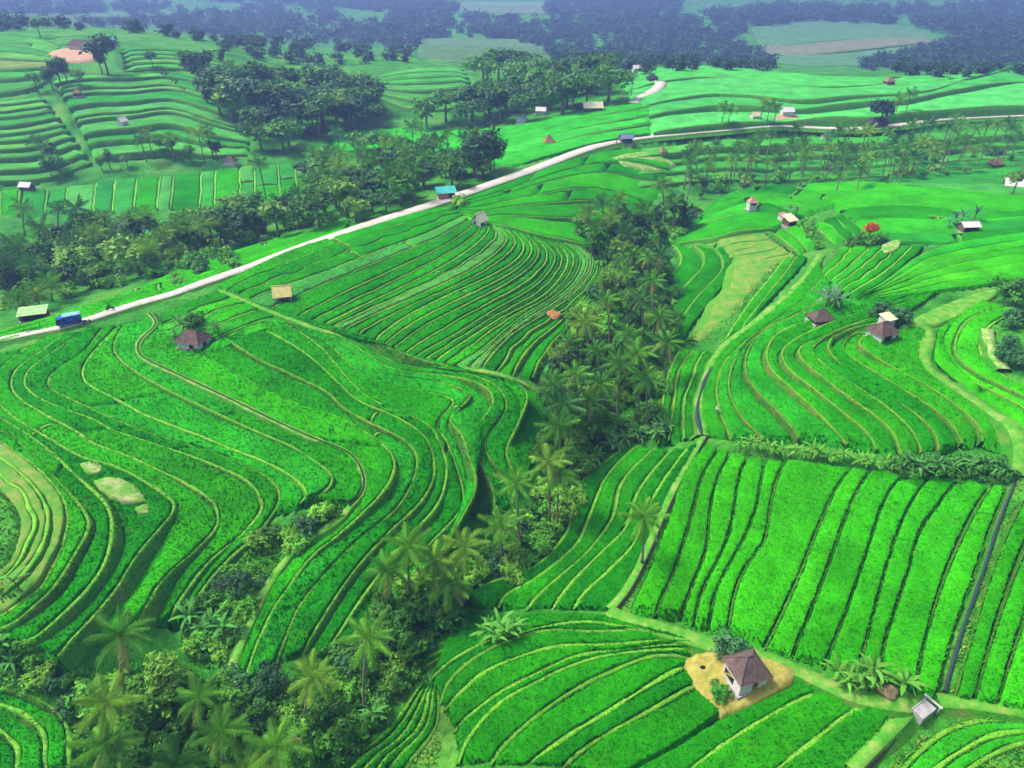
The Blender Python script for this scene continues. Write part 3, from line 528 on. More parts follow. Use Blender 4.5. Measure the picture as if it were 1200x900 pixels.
# ------------------------------------------------------------------ plants
def m_leaf(name, scale, lo, hi, trans=.25, spec=.25):
    m, nt, b = mat_new(name); c, rnd = obj_color(nt)
    x = mixc(nt, 1.0, c, ramp(nt, noise(nt, scale, 3, .7, 'World'), [(.28, lo), (.74, hi)]), 'MULTIPLY')
    nt.links.new(x, b.inputs['Base Color']); b.inputs['Roughness'].default_value = .6; b.inputs['Specular IOR Level'].default_value = spec
    tr = nt.nodes.new('ShaderNodeBsdfTranslucent'); nt.links.new(x, tr.inputs['Color'])
    ms = nt.nodes.new('ShaderNodeMixShader'); ms.inputs['Fac'].default_value = trans
    nt.links.new(b.outputs['BSDF'], ms.inputs[1]); nt.links.new(tr.outputs['BSDF'], ms.inputs[2]); nt.links.new(ms.outputs['Shader'], nt.nodes['Material Output'].inputs['Surface'])
    return m
M['frond'] = m_leaf('palm_frond', 1.2, .7, 1.3); M['banana'] = m_leaf('banana_leaf', 1.5, .75, 1.25, .3, .1); M['leaf'] = m_leaf('tree_leaf', .55, .5, 1.5)
M['bark'] = m_noise('grey_bark', (.16, .13, .09), (.34, .30, .23), 2.2, 4, bs=.5); M['stem'] = m_noise('banana_stem', (.14, .20, .06), (.30, .28, .12), 2.5, 3)
M['nut'] = m_noise('coconut', (.35, .20, .04), (.45, .36, .06), 3.)
def frond_mesh(L, droop, nl, seed, wide=1.0):
    r = np.random.default_rng(seed); V, F = [], []
    def pos(t): return np.array([L * (t - .18 * droop * t ** 2), .10 * L * math.sin(2.2 * t + seed) * t * .5, L * (.12 * t - droop * t ** 2.1 * .62)])
    ts = np.linspace(0, 1, 9); pr = []
    for t in ts:
        p = pos(t); w = .06 * (1 - .85 * t); V += [p + (0, -w, 0), p + (0, w, 0), p + (0, 0, .05 * (1 - t))]
    for i in range(8):
        a, b = 3 * i, 3 * i + 3; F += [(a, b, b + 2), (a, b + 2, a + 2), (a + 1, a + 2, b + 2), (a + 1, b + 2, b + 1)]
    for t in np.linspace(.13, 1, nl):
        p = pos(t); d = pos(min(t + .02, 1.02)) - p; d /= np.linalg.norm(d)
        for s in (-1, 1):
            l = L * .25 * wide * (math.sin(min(1, t * 1.25 + .18) * math.pi * .62) if t < .8 else (1.25 - t) * 1.9) * r.uniform(.82, 1.12); w = .10 * r.uniform(.8, 1.2) * wide
            o = np.array([.35 + .5 * t, s * 1.0, -.30 - r.uniform(0, .35)]); o /= np.linalg.norm(o); e = np.array([1, 0, .2]) * w
            m1 = p + o * l * .55; m2 = p + o * l + np.array([0, 0, -.28 * l]); k = len(V)
            V += [p - e * .5, p + e * .5, m1 + e * .6, m1 - e * .6, m2]; F += [(k, k + 1, k + 2, k + 3), (k + 3, k + 2, k + 4)]
    return np.array(V), F
FROND = [mesh_np('frond', *frond_mesh(3.6, d, 19, i), [M['frond']]) for i, d in enumerate((.30, .45, .62, .8, .5))]
def crown_merge(n, el0, el1, src, seed, L=3.6, nl=9, wide=1.9):
    r = np.random.default_rng(seed); VV, FF = [], []; k = 0
    for i in range(n):
        V, F = frond_mesh(L, (.3, .45, .62, .8)[i % 4], nl, i + seed * 31, wide); az = i * 2.4 + r.uniform(-.3, .3); el = el0 + (el1 - el0) * (i / n) + r.uniform(-.12, .12); s = r.uniform(.8, 1.1)
        x, y, z = (V * s).T; x, z = x * math.cos(el) - z * math.sin(el), x * math.sin(el) + z * math.cos(el); x, y = x * math.cos(az) - y * math.sin(az), x * math.sin(az) + y * math.cos(az)
        VV.append(np.stack([x, y, z], 1)); FF += [tuple(q + k for q in f) for f in F]; k += len(V)
    return np.concatenate(VV), FF
FARCROWN = [mesh_np('crown', *crown_merge(15, 1.25, -.55, None, s), [M['frond']]) for s in (1, 2, 3)]
def trunk_mesh(h, lean, r0, r1, k=7, seed=0, n=7):
    t = np.linspace(0, 1, n); pts = np.stack([lean[0] * t ** 1.6, lean[1] * t ** 1.6, h * t - .35 * (1 - t)], 1)
    rad = r0 + (r1 - r0) * t; rad[0] *= 1.35
    return MB().tube(pts, rad, k)
PALM_TINTS = [((.075, .28, .02), 'deep green'), ((.12, .37, .025), 'fresh green'), ((.18, .38, .03), 'yellow-green'), ((.055, .22, .04), 'bluish green')]
REG = []
def reg(o, what, where, cat, group): REG.append((o, what, where)); tag(o, what + ' ' + where, cat, group)
def q4(v): return round(float(v) * 2) / 2
TRK = {}
def palm(base, h, lean, near, where, group, tint=None, rs=None, yell=0):
    t, tn = PALM_TINTS[rng.integers(len(PALM_TINTS)) if tint is None else tint]
    o = empty('coconut_palm', base, 0)
    ln = math.hypot(*lean); hn = 'tall' if h > 10 else ('short' if h < 6 else 'mid-sized')
    reg(o, f"{hn} {'leaning' if ln > .09 * h else 'straight'} {tn} coconut palm", where, 'palm tree', group)
    key = (q4(h), q4(lean[0]), q4(lean[1]))
    if key not in TRK: TRK[key] = trunk_mesh(key[0], key[1:], .17 if near else .2, .11 if near else .14, 7 if near else 5).mesh('trunk', M['bark'], True)
    tr = mobj('trunk', TRK[key], o); top = (key[1], key[2], key[0]); s = rs or rng.uniform(.9, 1.12)
    if near:
        n = int(rng.integers(17, 22)); a0 = rng.uniform(0, 6.28)
        for i in range(n):
            f = i / n; el = 1.25 - 1.85 * f + rng.uniform(-.12, .12); az = a0 + i * 2.4 + rng.uniform(-.2, .2)
            fr = mobj('frond', FROND[(i * 3) % 4 if f < .7 else 3], o, top, (0, -el, az), (s * (.75 + .3 * min(1, f * 2.2)),) * 3)
            g = rng.uniform(.8, 1.25); c = t if f < .86 or rng.random() < .5 else (.26, .28, .07); fr.color = (c[0] * g, c[1] * g, c[2] * g, 1)
        for i in range(4):
            az = a0 + i * 1.6; mobj('coconut', NUT, o, (top[0] + .25 * math.cos(az), top[1] + .25 * math.sin(az), top[2] - .28))
    else:
        cr = mobj('crown', FARCROWN[rng.integers(3)], o, top, (0, 0, rng.uniform(0, 6.28)), (s, s, s * rng.uniform(.9, 1.1))); g = rng.uniform(.8, 1.2); cr.color = (t[0] * g, t[1] * g, t[2] * g, 1)
    return o
def ico(r, k=6):
    b = MB(); pts = [(0, 0, -r), (0, 0, -r * .6), (0, 0, 0), (0, 0, r * .6), (0, 0, r)]; b.tube(pts, [r * .25, r * .8, r, r * .8, r * .25], k); return b
NUT = ico(.16).mesh('coconut', M['nut'], True)
def palm_px(crown, base, near, where, group, **kw):
    B = at1(*base); x, y, d = ray(*crown); t = B[1] / y; h = CAM_H + t * d - B[2]; h = max(h, 3.2); lx = float(np.clip(x * t - B[0], -.35 * h, .35 * h))
    return palm((B[0], B[1], B[2] - .1), h, (lx, rng.uniform(-.05, .05) * h), near, where, group, **kw)
# broad-leaved crowns: clumps of leaf-sized faces over limbs
def crown_mesh(shape, nclump, nleaf, size, seed):
    r = np.random.default_rng(seed); sx, sz, zc = shape; lob = []
    for i in range(7):
        a = i * 2.4 + r.uniform(-.5, .5); q = r.uniform(.15, .62); lob.append((np.array([math.cos(a) * q * sx, math.sin(a) * q * sx, zc + sz * r.uniform(-.55, .6)]), r.uniform(.34, .56)))
    V = []
    for c in range(nclump):
        ctr, rr = lob[c % 7]; v = r.normal(size=3); v /= np.linalg.norm(v); v[2] = abs(v[2]) * r.choice([1, 1, 1, -1]); p = ctr + v * np.array([sx, sx, sz]) * rr * r.uniform(.75, 1.08)
        d = r.normal(size=(nleaf, 3)); d /= np.linalg.norm(d, axis=1)[:, None]; q = p + d * size * r.uniform(.3, 1.9, (nleaf, 1))
        nrm = v + r.normal(size=(nleaf, 3)) * .55 + np.array([0, 0, .45]); nrm /= np.linalg.norm(nrm, axis=1)[:, None]
        a = np.cross(nrm, r.normal(size=(nleaf, 3))); a /= np.linalg.norm(a, axis=1)[:, None]; b = np.cross(nrm, a); s = size * r.uniform(.55, 1.1, (nleaf, 1))
        V.append(np.stack([q - a * s, q - b * s * .45, q + a * s, q + b * s * .45], 1))
    V = np.concatenate(V).reshape(-1, 3); return V, np.arange(len(V)).reshape(-1, 4)
SHAPES = [((2.6, 1.9, 4.6), 'round'), ((3.4, 1.5, 4.9), 'spreading'), ((1.7, 2.8, 4.9), 'upright'), ((2.3, 2.2, 4.3), 'lumpy')]
CROWN = [mesh_np('crown', *crown_mesh(s, 170, 12, .26, i + 5), [M['leaf']]) for i, (s, _) in enumerate(SHAPES)]
MIDCROWN = [mesh_np('crown', *crown_mesh(s, 80, 8, .50, i + 15), [M['leaf']]) for i, (s, _) in enumerate(SHAPES)]
LOWCROWN = [crown_mesh(s, 36, 5, .78, i + 25) for i, (s, _) in enumerate(SHAPES)]
def limbs(shape, seed):
    r = np.random.default_rng(seed); b = MB(); sx, sz, zc = shape
    b.tube([(0, 0, -.4), (.05, 0, 1.2), (.0, .1, zc - sz * .4), (.1, 0, zc + sz * .35)], [.26, .19, .14, .05], 6)
    for i in range(5):
        a = i * 2.4; z = zc - sz * r.uniform(.35, .75); q = sx * r.uniform(.5, .8); b.tube([(0, 0, z), (math.cos(a) * q * .5, math.sin(a) * q * .5, z + .6), (math.cos(a) * q, math.sin(a) * q, z + sz * r.uniform(.6, 1.1))], [.11, .08, .03], 5)
    return b
LIMB = [limbs(s, i).mesh('trunk', M['bark'], True) for i, (s, _) in enumerate(SHAPES)]
BUSHC = [mesh_np('foliage', *crown_mesh((1.5, 1.0, .95), 90, 12, .2, i + 40), [M['leaf']]) for i in range(3)]
BUSHM = [mesh_np('foliage', *crown_mesh((1.5, 1.0, .95), 36, 7, .42, i + 50), [M['leaf']]) for i in range(3)]
BSTEM = MB().tube([(0, 0, -.3), (.1, 0, .5), (.3, .1, 1.1)], [.08, .06, .03], 5).tube([(0, 0, -.3), (-.1, .1, .5), (-.35, .2, 1.1)], [.07, .05, .02], 5).mesh('stem', M['bark'], True)
TREE_TINTS = [((.045, .18, .02), 'dark green'), ((.085, .29, .025), 'mid green'), ((.16, .37, .035), 'yellow green'), ((.04, .14, .05), 'bluish green')]
def tree(base, h, where, group, v=None, tint=None, far=False, name='broadleaf_tree', stretch=1.0, color=None, label=None):
    v = rng.integers(4) if v is None else v; tint = rng.choice(4, p=(.34, .36, .16, .14)) if tint is None else tint; c, cn = TREE_TINTS[tint]; s = h / 6.9
    o = empty(name, base, rng.uniform(0, 6.28)); o.scale = (s * stretch, s * stretch, s)
    hn = 'tall' if h > 9 else ('low' if h < 5 else 'mid-sized')
    tag(o, label, 'tree', group) if label else reg(o, f"{hn} {cn} {SHAPES[v][1]}-crowned tree", where, 'tree', group)
    mobj('trunk', LIMB[v], o); cr = mobj('crown', (MIDCROWN if far else CROWN)[v], o); g = rng.uniform(.8, 1.25); c = color or c; cr.color = (c[0] * g, c[1] * g, c[2] * g, 1)
    return o
def bush(base, h, where, group, tint=None, far=False, color=None, label=None):
    tint = rng.choice(4, p=(.25, .45, .25, .05)) if tint is None else tint; c, cn = TREE_TINTS[tint]; s = h / 1.9
    o = empty('shrub', base, rng.uniform(0, 6.28)); o.scale = (s * rng.uniform(.9, 1.3), s * rng.uniform(.9, 1.3), s)
    hn = 'big' if h > 2.6 else ('small' if h < 1.6 else 'waist high' if h < 2 else 'head high')
    tag(o, label, 'shrub', group) if label else reg(o, f"{hn} {cn} shrub", where, 'shrub', group)
    mobj('stem', BSTEM, o); cr = mobj('foliage', (BUSHM if far else BUSHC)[rng.integers(3)], o); g = rng.uniform(.85, 1.3); c = color or (c[0] * 1.3, c[1] * 1.35, c[2] * 1.2); cr.color = (c[0] * g, c[1] * g, c[2] * g, 1)
    return o
def bleaf(L, w, droop, seed):
    r = np.random.default_rng(seed); V, F = [], []; n = 9
    for i in range(n):
        t = i / (n - 1); x = L * (t - .2 * droop * t * t); z = L * (.25 * t - droop * t ** 2.2); ww = w * math.sin(math.pi * min(.98, .06 + t * .94)) ** .6 * (r.uniform(.7, 1.0) if 1 < i < n - 1 else .9) * (.12 if i == 0 else 1)
        V += [(x, -ww, z - ww * .25), (x, 0, z + .02), (x, ww, z - ww * .25)]
    for i in range(n - 1): a, b = 3 * i, 3 * i + 3; F += [(a, b, b + 1, a + 1), (a + 1, b + 1, b + 2, a + 2)]
    return mesh_np('leaf', V, F, [M['banana']], None, True)
BLEAF = [bleaf(2.1, .24, .35, 1), bleaf(2.3, .26, .6, 2), bleaf(1.9, .22, .9, 3)]
BST = trunk_mesh(1.7, (.1, 0), .13, .08, 7).mesh('stem', M['stem'], True)
def banana(base, s, where, group, color=(.10, .34, .05), label=None, nl=None):
    o = empty('banana_plant', base, rng.uniform(0, 6.28), s * .8); tag(o, label, 'banana plant', group) if label else reg(o, f"{'tall' if s > 1.15 else 'small' if s < .85 else 'mid-sized'} {'pale' if color[0] > .1 else 'fresh'} green banana plant", where, 'banana plant', group)
    mobj('stem', BST, o); n = nl or int(rng.integers(7, 11))
    for i in range(n):
        f = i / n; l = mobj('leaf', BLEAF[i % 3], o, (.1, 0, 1.62), (rng.uniform(-.3, .3), -(1.15 - 1.0 * f + rng.uniform(-.15, .15)), i * 2.4 + rng.uniform(-.3, .3)), (rng.uniform(.8, 1.1),) * 3)
        g = rng.uniform(.75, 1.25); l.color = (color[0] * g, color[1] * g, color[2] * g, 1)
    return o
CLEAR = [(at1(x_, y_), r_) for x_, y_, r_ in ((523, 235, 6.), (733, 168, 5), (42, 376, 5), (967, 164, 4), (1165, 198, 4), (271, 193, 4), (694, 133, 9), (611, 148, 5), (634, 136, 5))]
def in_poly_px(poly, n, mind=0.0, tries=40):
    """random places inside an outline traced in the photo, laid on the land, at least mind metres apart"""
    p = P2(poly); out = []; x0_, x1_, y0_, y1_ = p[:, 0].min(), p[:, 0].max(), p[:, 1].min(), p[:, 1].max()
    for _ in range(n * tries):
        if len(out) >= n: break
        q = rng.uniform((x0_, y0_), (x1_, y1_))
        if not inside(p, q[:1], q[1:])[0]: continue
        B = at1(*q)
        if any(math.hypot(B[0] - c_[0], B[1] - c_[1]) < r_ for c_, r_ in CLEAR): continue
        if any((B[0] - o[0]) ** 2 + (B[1] - o[1]) ** 2 < mind ** 2 for o in out): continue
        out.append(B)
    return out
dn = lambda B, k=.15: (B[0], B[1], B[2] - k)
# --- the wooded gully between the two slopes
W1, GR1 = 'in the wooded gully', 'trees of the wooded gully'
for c, b in (((672, 434), (677, 520)), ((747, 415), (747, 500)), ((686, 380), (690, 438)), ((765, 328), (766, 395)), ((690, 468), (685, 525)), ((712, 352), (714, 410)), ((735, 392), (733, 455)), ((725, 430), (722, 505)), ((752, 352), (752, 420)),
             ((700, 410), (702, 470)), ((660, 470), (664, 530)), ((735, 318), (738, 372)), ((775, 300), (776, 350)), ((758, 442), (757, 506)), ((668, 398), (672, 450)), ((742, 300), (744, 345)), ((650, 452), (652, 505)), ((772, 372), (773, 430)), ((780, 400), (778, 455)), ((758, 300), (760, 350)), ((655, 500), (657, 552)), ((705, 450), (707, 515))):
    palm_px(c, b, True, W1, 'coconut palms of the wooded gully', rs=rng.uniform(.62, .88), tint=rng.choice([0, 3, 1, 2], p=(.35, .25, .3, .1)))
for B in in_poly_px('705,340 755,300 790,330 785,385 775,440 765,490 720,520 680,540 632,545 640,500 650,450 672,400', 40, 2.):
    tree(dn(B), rng.uniform(4.5, 8.), W1, GR1)
for B in in_poly_px('700,330 755,295 795,330 790,385 780,440 765,500 720,525 680,550 630,560 635,500 648,440 675,390', 80, 1.3):
    bush(dn(B), rng.uniform(1.4, 3.0), W1, 'shrubs of the wooded gully')
W2 = 'at the gully head'
for c, b in (((706, 238), (708, 285)), ((724, 235), (724, 280)), ((690, 247), (692, 292)), ((737, 250), (738, 292)), ((775, 215), (779, 268)), ((752, 243), (754, 286)), ((716, 255), (716, 300)), ((790, 240), (790, 275)), ((735, 275), (737, 318)), ((700, 268), (703, 305))):
    palm_px(c, b, False, W2, 'coconut palms at the gully head', rs=rng.uniform(.62, .8))
tree(dn(at1(787, 272)), 9., 'beside the palms at the gully head', 'trees at the gully head', v=0, tint=3)
for B in in_poly_px('668,265 700,270 745,268 800,255 815,268 780,290 755,300 735,330 700,318 690,295', 22, 3.): tree(dn(B), rng.uniform(3.5, 7.), W2, 'trees at the gully head', far=True)
for B in in_poly_px('665,262 700,270 745,268 810,252 815,270 780,290 755,305 735,335 700,320 685,292', 30, 2.): bush(dn(B), rng.uniform(1.5, 2.6), W2, 'shrubs at the gully head', far=True)
# --- lower gully
W3 = 'in the lower gully'
for c, b, t in (((476, 640), (481, 712), 1), ((508, 654), (509, 705), 2), ((545, 640), (541, 692), 2), ((606, 566), (609, 645), 1), ((640, 535), (644, 615), 2), ((655, 560), (652, 622), 1), ((427, 745), (428, 836), 1), ((457, 668), (462, 720), 0), ((585, 615), (588, 660), 1), ((525, 680), (523, 722), 1)):
    palm_px(c, b, True, W3, 'coconut palms of the lower gully', tint=t, rs=rng.uniform(.68, .85))
palm_px((757, 603), (752, 660), True, 'standing alone beside the little canal', None, tint=1, rs=.75)
W4 = 'in the gully mouth grove'
for c, b, t in (((147, 738), (161, 868), 0), ((130, 815), (148, 900), 2), ((262, 855), (268, 925), 1), ((366, 795), (358, 858), 2), ((120, 880), (125, 935), 1), ((232, 818), (236, 868), 1), ((330, 868), (334, 930), 1), ((292, 905), (300, 950), 2), ((205, 895), (205, 945), 0)):
    palm_px(c, b, True, W4, 'coconut palms of the gully mouth grove', tint=t, rs=rng.uniform(.68, .85))
for p, h, v, t in (((206, 835), 8.5, 3, 2), ((182, 850), 7., 0, 1), ((240, 850), 5.5, 3, 1), ((215, 885), 6, 0, 1), ((270, 835), 5, 1, 1), ((322, 815), 4.5, 0, 3), ((310, 860), 5, 3, 0), ((385, 850), 5, 1, 0), ((470, 765), 6.5, 0, 0), ((452, 735), 5.5, 3, 1), ((480, 775), 4, 1, 1), ((400, 880), 4.5, 3, 1), ((350, 895), 5, 0, 1), ((170, 905), 5, 3, 1), ((540, 708), 3.6, 1, 1), ((500, 735), 4, 0, 0), ((430, 790), 4, 0, 1)):
    tree(dn(at1(*p)), h, W4 if p[1] > 790 else W3, 'trees of the lower gully', v=v, tint=t)
tree(dn(at1(282, 700)), 4.2, 'in the shrubby hollow beside the curving path', None, v=1, tint=3, label='low dark teal tree in the shrubby hollow beside the curving path')
for B in in_poly_px('655,560 690,545 672,600 640,650 590,685 545,705 505,760 480,800 440,850 400,895 110,900 95,840 130,800 200,790 260,812 330,800 380,785 450,715 480,690 560,655 610,600', 110, 1.15):
    bush(dn(B), rng.uniform(1.2, 2.9), W3, 'shrubs of the lower gully')
for B in in_poly_px('380,590 405,602 335,655 298,705 280,770 232,775 212,742 245,692 300,640', 34, 1.1): bush(dn(B), rng.uniform(.7, 1.9), 'in the shrubby hollow', 'shrubs of the hollow')
for B in in_poly_px('0,745 30,760 70,790 95,800 110,830 90,835 60,812 20,800 0,800', 16, 1.1): bush(dn(B), rng.uniform(.9, 1.9), 'above the dark hollow', 'shrubs of the dark hollow bank')
# --- bananas
WB = 'in the gully-side clump'
for p, s in (((570, 752), 1.0), ((582, 758), 1.2), ((594, 752), 1.15), ((604, 746), .95), ((586, 746), 1.1), ((575, 745), .9)): banana(dn(at1(*p), -.3), s, WB, 'bananas of the terrace clump', (.12, .42, .05))
WB = 'beside the hut path'
for p, s in (((978, 798), 1.1), ((990, 806), .9), ((1005, 802), 1.1), ((1018, 798), 1.3), ((1030, 806), 1.0), ((1056, 812), 1.15), ((1014, 810), .8), ((984, 800), .7), ((998, 798), .9), ((1024, 803), .8), ((1010, 795), 1.0), ((1060, 806), .8), ((1036, 800), .7)): banana(dn(at1(*p)), s, WB, 'bananas beside the hut path', (.14, .42, .05))
for i, x in enumerate(np.linspace(868, 1172, 34)):
    y = np.interp(x, (868, 930, 1000, 1080, 1172), (527, 534, 545, 556, 556)) + rng.uniform(-3, 3); big = x > 1050
    banana(dn(at1(x + rng.uniform(-3, 3), y)), rng.uniform(.7, .95) + (.25 if big else 0), 'in the banana hedge', 'banana hedge', (.09, .34, .07) if big else (.15, .43, .05))
for B in in_poly_px('1045,545 1175,542 1180,560 1060,563', 16, 1.2): bush(dn(B), rng.uniform(1.3, 2.2), 'among the banana hedge', 'shrubs in the banana hedge', tint=0)
for i in range(22):
    x = rng.uniform(680, 790); y = np.interp(x, (680, 735, 790), (548, 520, 508)) + rng.uniform(-5, 5); banana(dn(at1(x, y)), rng.uniform(.8, 1.2), 'along the gully edge', 'bananas along the gully edge', (.13, .38, .08))
for p, s, w in (((22, 690), 1., 'alone on the dry knoll'), ((440, 845), 1.1, 'under the gully palm'), ((408, 850), .9, 'under the gully palm'), ((515, 722), 1., 'below the lower gully palms'), ((560, 690), .9, 'below the lower gully palms'), ((225, 735), 1.3, 'above the gully grove'), ((240, 745), 1.1, 'above the gully grove'), ((265, 745), 1.2, 'above the gully grove'), ((252, 735), 1., 'above the gully grove'), ((8, 765), 1.2, 'beside the dark rice hollow'), ((20, 785), 1., 'beside the dark rice hollow'), ((3, 790), 1.1, 'beside the dark rice hollow')):
    banana(dn(at1(*p)), s, w, None if 'alone' in w else 'bananas ' + w, (.09, .36, .06))
# --- around the huts
for p, s in (((207, 398), 1.), ((216, 392), 1.3), ((258, 396), 1.2), ((252, 392), .9)): banana(dn(at1(*p)), s, 'beside the low-roofed hut', 'bananas by the hut below the road', (.09, .35, .06))
bush(dn(at1(228, 385)), 2.4, '', None, tint=0, label='dark shrub behind the brown roofed hut below the road')
for p, s in (((966, 362), 1.5), ((974, 365), 1.5), ((970, 358), 1.4), ((980, 362), 1.2)): banana(dn(at1(*p)), s, 'behind the low brown roof', 'bananas behind the low brown roof', (.14, .30, .16))
bush(dn(at1(1030, 372)), 2.2, '', None, tint=3, label='dark shrub behind the hut with a pale ridge end'); bush(dn(at1(1052, 380)), 2.4, '', None, tint=3, label='dark shrub beside the hut with a pale ridge end'); bush(dn(at1(1049, 375)), 1.8, '', None, tint=3, label='small dark shrub against the wall of the amphitheatre hut')
bush(dn(at1(853, 768)), 2.2, '', None, tint=3, label='dark bluish shrub behind the hut with the dirt yard'); bush(dn(at1(843, 818)), 1.4, '', None, tint=2, color=(.05, .30, .02), label='bright green round shrub on the dirt yard beside the hut')
bush(dn(at1(1188, 358)), 4., '', None, tint=0, label='dark round shrub above the stony bank'); bush(dn(at1(1187, 382)), 2.6, '', None, tint=3, label='smaller dark shrub on the stony bank')
for p, h in (((1172, 420), 2.), ((1190, 428), 2.2), ((1182, 405), 1.6)): bush(dn(at1(*p)), h, 'below the stony bank', 'shrubs of the stony bank', tint=3)
tree(dn(at1(1017, 283)), 4.4, '', None, v=3, color=(.75, .13, .02), label='flame tree with bright orange red crown in the rice field')
for p, h in (((1000, 288), 1.6), ((1010, 287), 2.), ((1025, 286), 2.1), ((1034, 284), 1.5), ((992, 290), 1.2), ((1018, 290), 1.5)): bush(dn(at1(*p)), h, 'under the flame tree', 'shrubs under the flame tree', tint=0, far=True)
for p, s in (((1110, 268), 1.1), ((1125, 262), 1.3), ((1140, 260), 1.6), ((1118, 262), .9)): banana(dn(at1(*p)), s, 'behind the white roofed hut', 'bananas behind the white roofed hut', (.06, .26, .14))
for p, s in (((912, 252), 1.1), ((932, 255), 1.3), ((925, 250), 1.)): banana(dn(at1(*p)), s, 'behind the orange lean-to', 'bananas behind the orange lean-to', (.12, .28, .10))
for p, h in (((945, 268), 2.), ((950, 280), 1.6), ((958, 290), 1.4), ((947, 274), 1.8)): bush(dn(at1(*p)), h, 'beside the orange lean-to', 'shrubs on the bank', tint=1, far=True)
bush(dn(at1(539, 241)), 2.2, '', None, tint=2, far=True, label='round yellow green shrub at the roadside opposite the teal roof')
# --- grove across the road
WG, GG = 'across the road', 'grove across the road'
for cx_, cy_, h in ((70, 246, 44), (93, 242, 46), (50, 266, 42), (18, 287, 40), (125, 255, 42), (152, 258, 42), (168, 254, 44), (215, 256, 40), (238, 264, 36), (190, 272, 40), (206, 266, 40), (8, 302, 36), (110, 272, 36), (140, 282, 36), (78, 284, 38), (38, 308, 34), (178, 290, 32), (258, 262, 32), (60, 332, 22), (45, 345, 18), (20, 350, 18), (330, 235, 30), (348, 228, 30), (312, 248, 26), (360, 212, 30), (372, 205, 30), (30, 245, 30)):
    palm_px((cx_, cy_), (cx_ + rng.uniform(-4, 4), cy_ + h), False, WG, 'coconut palms of the grove across the road', rs=rng.uniform(.6, .78))
for B in in_poly_px('0,300 60,285 150,285 230,275 300,262 385,250 398,264 330,282 230,308 150,332 60,350 0,362', 44, 3.6): tree(dn(B), rng.uniform(4., 8.5), WG, 'trees of the grove across the road', far=True, stretch=1.35)
tree(dn(at1(300, 275)), 9.5, WG, 'trees of the grove across the road', v=0, tint=0, far=True); tree(dn(at1(312, 275)), 7, WG, 'trees of the grove across the road', v=1, tint=0, far=True)
for B in in_poly_px('0,320 60,300 150,300 230,285 300,272 385,258 398,266 330,284 230,310 150,336 60,354 0,366', 50, 2.): bush(dn(B), rng.uniform(1.5, 3.), WG, 'shrubs of the grove across the road', far=True)
for B in in_poly_px('195,330 225,312 265,300 280,312 230,328 205,338', 10, 2.): bush(dn(B), rng.uniform(1.2, 2.6), 'along the road edge', 'roadside shrubs', far=True)
WM = 'in the roadside grove'
for B in in_poly_px('352,225 375,195 430,180 520,170 575,180 588,203 545,222 500,236 455,252 405,266 365,250', 58, 3.2): tree(dn(B), rng.uniform(4.5, 8.5), WM, 'trees of the roadside grove', far=True, stretch=1.35, tint=rng.choice(4, p=(.3, .3, .25, .15)))
for B in in_poly_px('352,225 375,200 430,185 520,175 570,190 545,222 500,236 455,252 405,266 365,250', 26, 3.): palm(dn(B), rng.uniform(6, 10), (rng.uniform(-1, 1), 0), False, WM, 'coconut palms of the roadside grove', rs=rng.uniform(.6, .8))
for p, h in (((566, 205), 12.), ((556, 208), 10.), ((575, 200), 9.)): tree(dn(at1(*p)), h, 'in the roadside grove', 'trees of the roadside grove', v=0, tint=3, far=True)
# --- palm belt behind the rice crest
WP = 'in the palm belt'
for B in in_poly_px('800,200 860,190 950,180 1050,172 1140,165 1200,165 1200,205 1130,205 1060,215 980,222 900,220 830,228 800,240', 80, 4.): palm(dn(B), rng.uniform(6, 9.5), (rng.uniform(-.8, .8), 0), False, WP, 'coconut palms of the palm belt', rs=rng.uniform(.5, .7), tint=rng.choice([0, 3, 2, 1], p=(.35, .3, .2, .15)))
for B in in_poly_px('800,205 860,200 950,195 1050,185 1200,178 1200,200 1060,215 980,220 900,220 830,230 800,245', 36, 3.): (tree if rng.random() < .5 else bush)(dn(B), rng.uniform(1.6, 3.4), WP, 'trees of the palm belt', far=True)
for p in ((845, 150), (852, 152), (890, 145), (898, 146), (906, 148), (1035, 150), (1048, 138), (1060, 135), (740, 110), (978, 232), (1003, 225), (1052, 222)): palm(dn(at1(*p)), rng.uniform(5, 7.5), (0, 0), False, 'in the roadside fields', 'scattered field palms', rs=rng.uniform(.55, .75))
tree(dn(at1(1030, 149)), 9., '', None, v=0, tint=3, far=True, color=(.02, .05, .06), label='very dark dense tree beside the road and small house'); tree(dn(at1(1186, 228)), 6, '', None, v=1, tint=2, far=True, label='greyish spreading tree at the end of the bright rice crest')
# --- hill on the far side of the valley
WH = 'on the far hill'
for p, h, t in (((127, 88), 13, 3), ((120, 86), 9, 3), ((72, 100), 9, 0), ((62, 104), 7, 0), ((80, 98), 8, 1), ((45, 108), 6, 1), ((48, 45), 8, 1), ((66, 200), 7, 0), ((62, 210), 6, 0), ((72, 207), 6, 1), ((205, 185), 6, 1), ((190, 182), 5, 1), ((225, 190), 5, 1), ((255, 188), 6, 0), ((130, 198), 5, 1), ((120, 200), 4, 1), ((150, 196), 4, 2), ((95, 103), 6, 1), ((180, 80), 6, 0), ((215, 78), 6, 1), ((262, 80), 7, 0)):
    tree(dn(at1(*p)), h, WH, 'trees on the hill', tint=t, far=True)
for p in ((172, 190), (180, 186), (205, 190), (250, 186), (240, 190), (55, 196), (312, 235), (275, 100), (245, 95), (232, 96)): palm(dn(at1(*p)), rng.uniform(6, 9), (0, 0), False, WH, 'coconut palms on the hill', rs=rng.uniform(.6, .8))
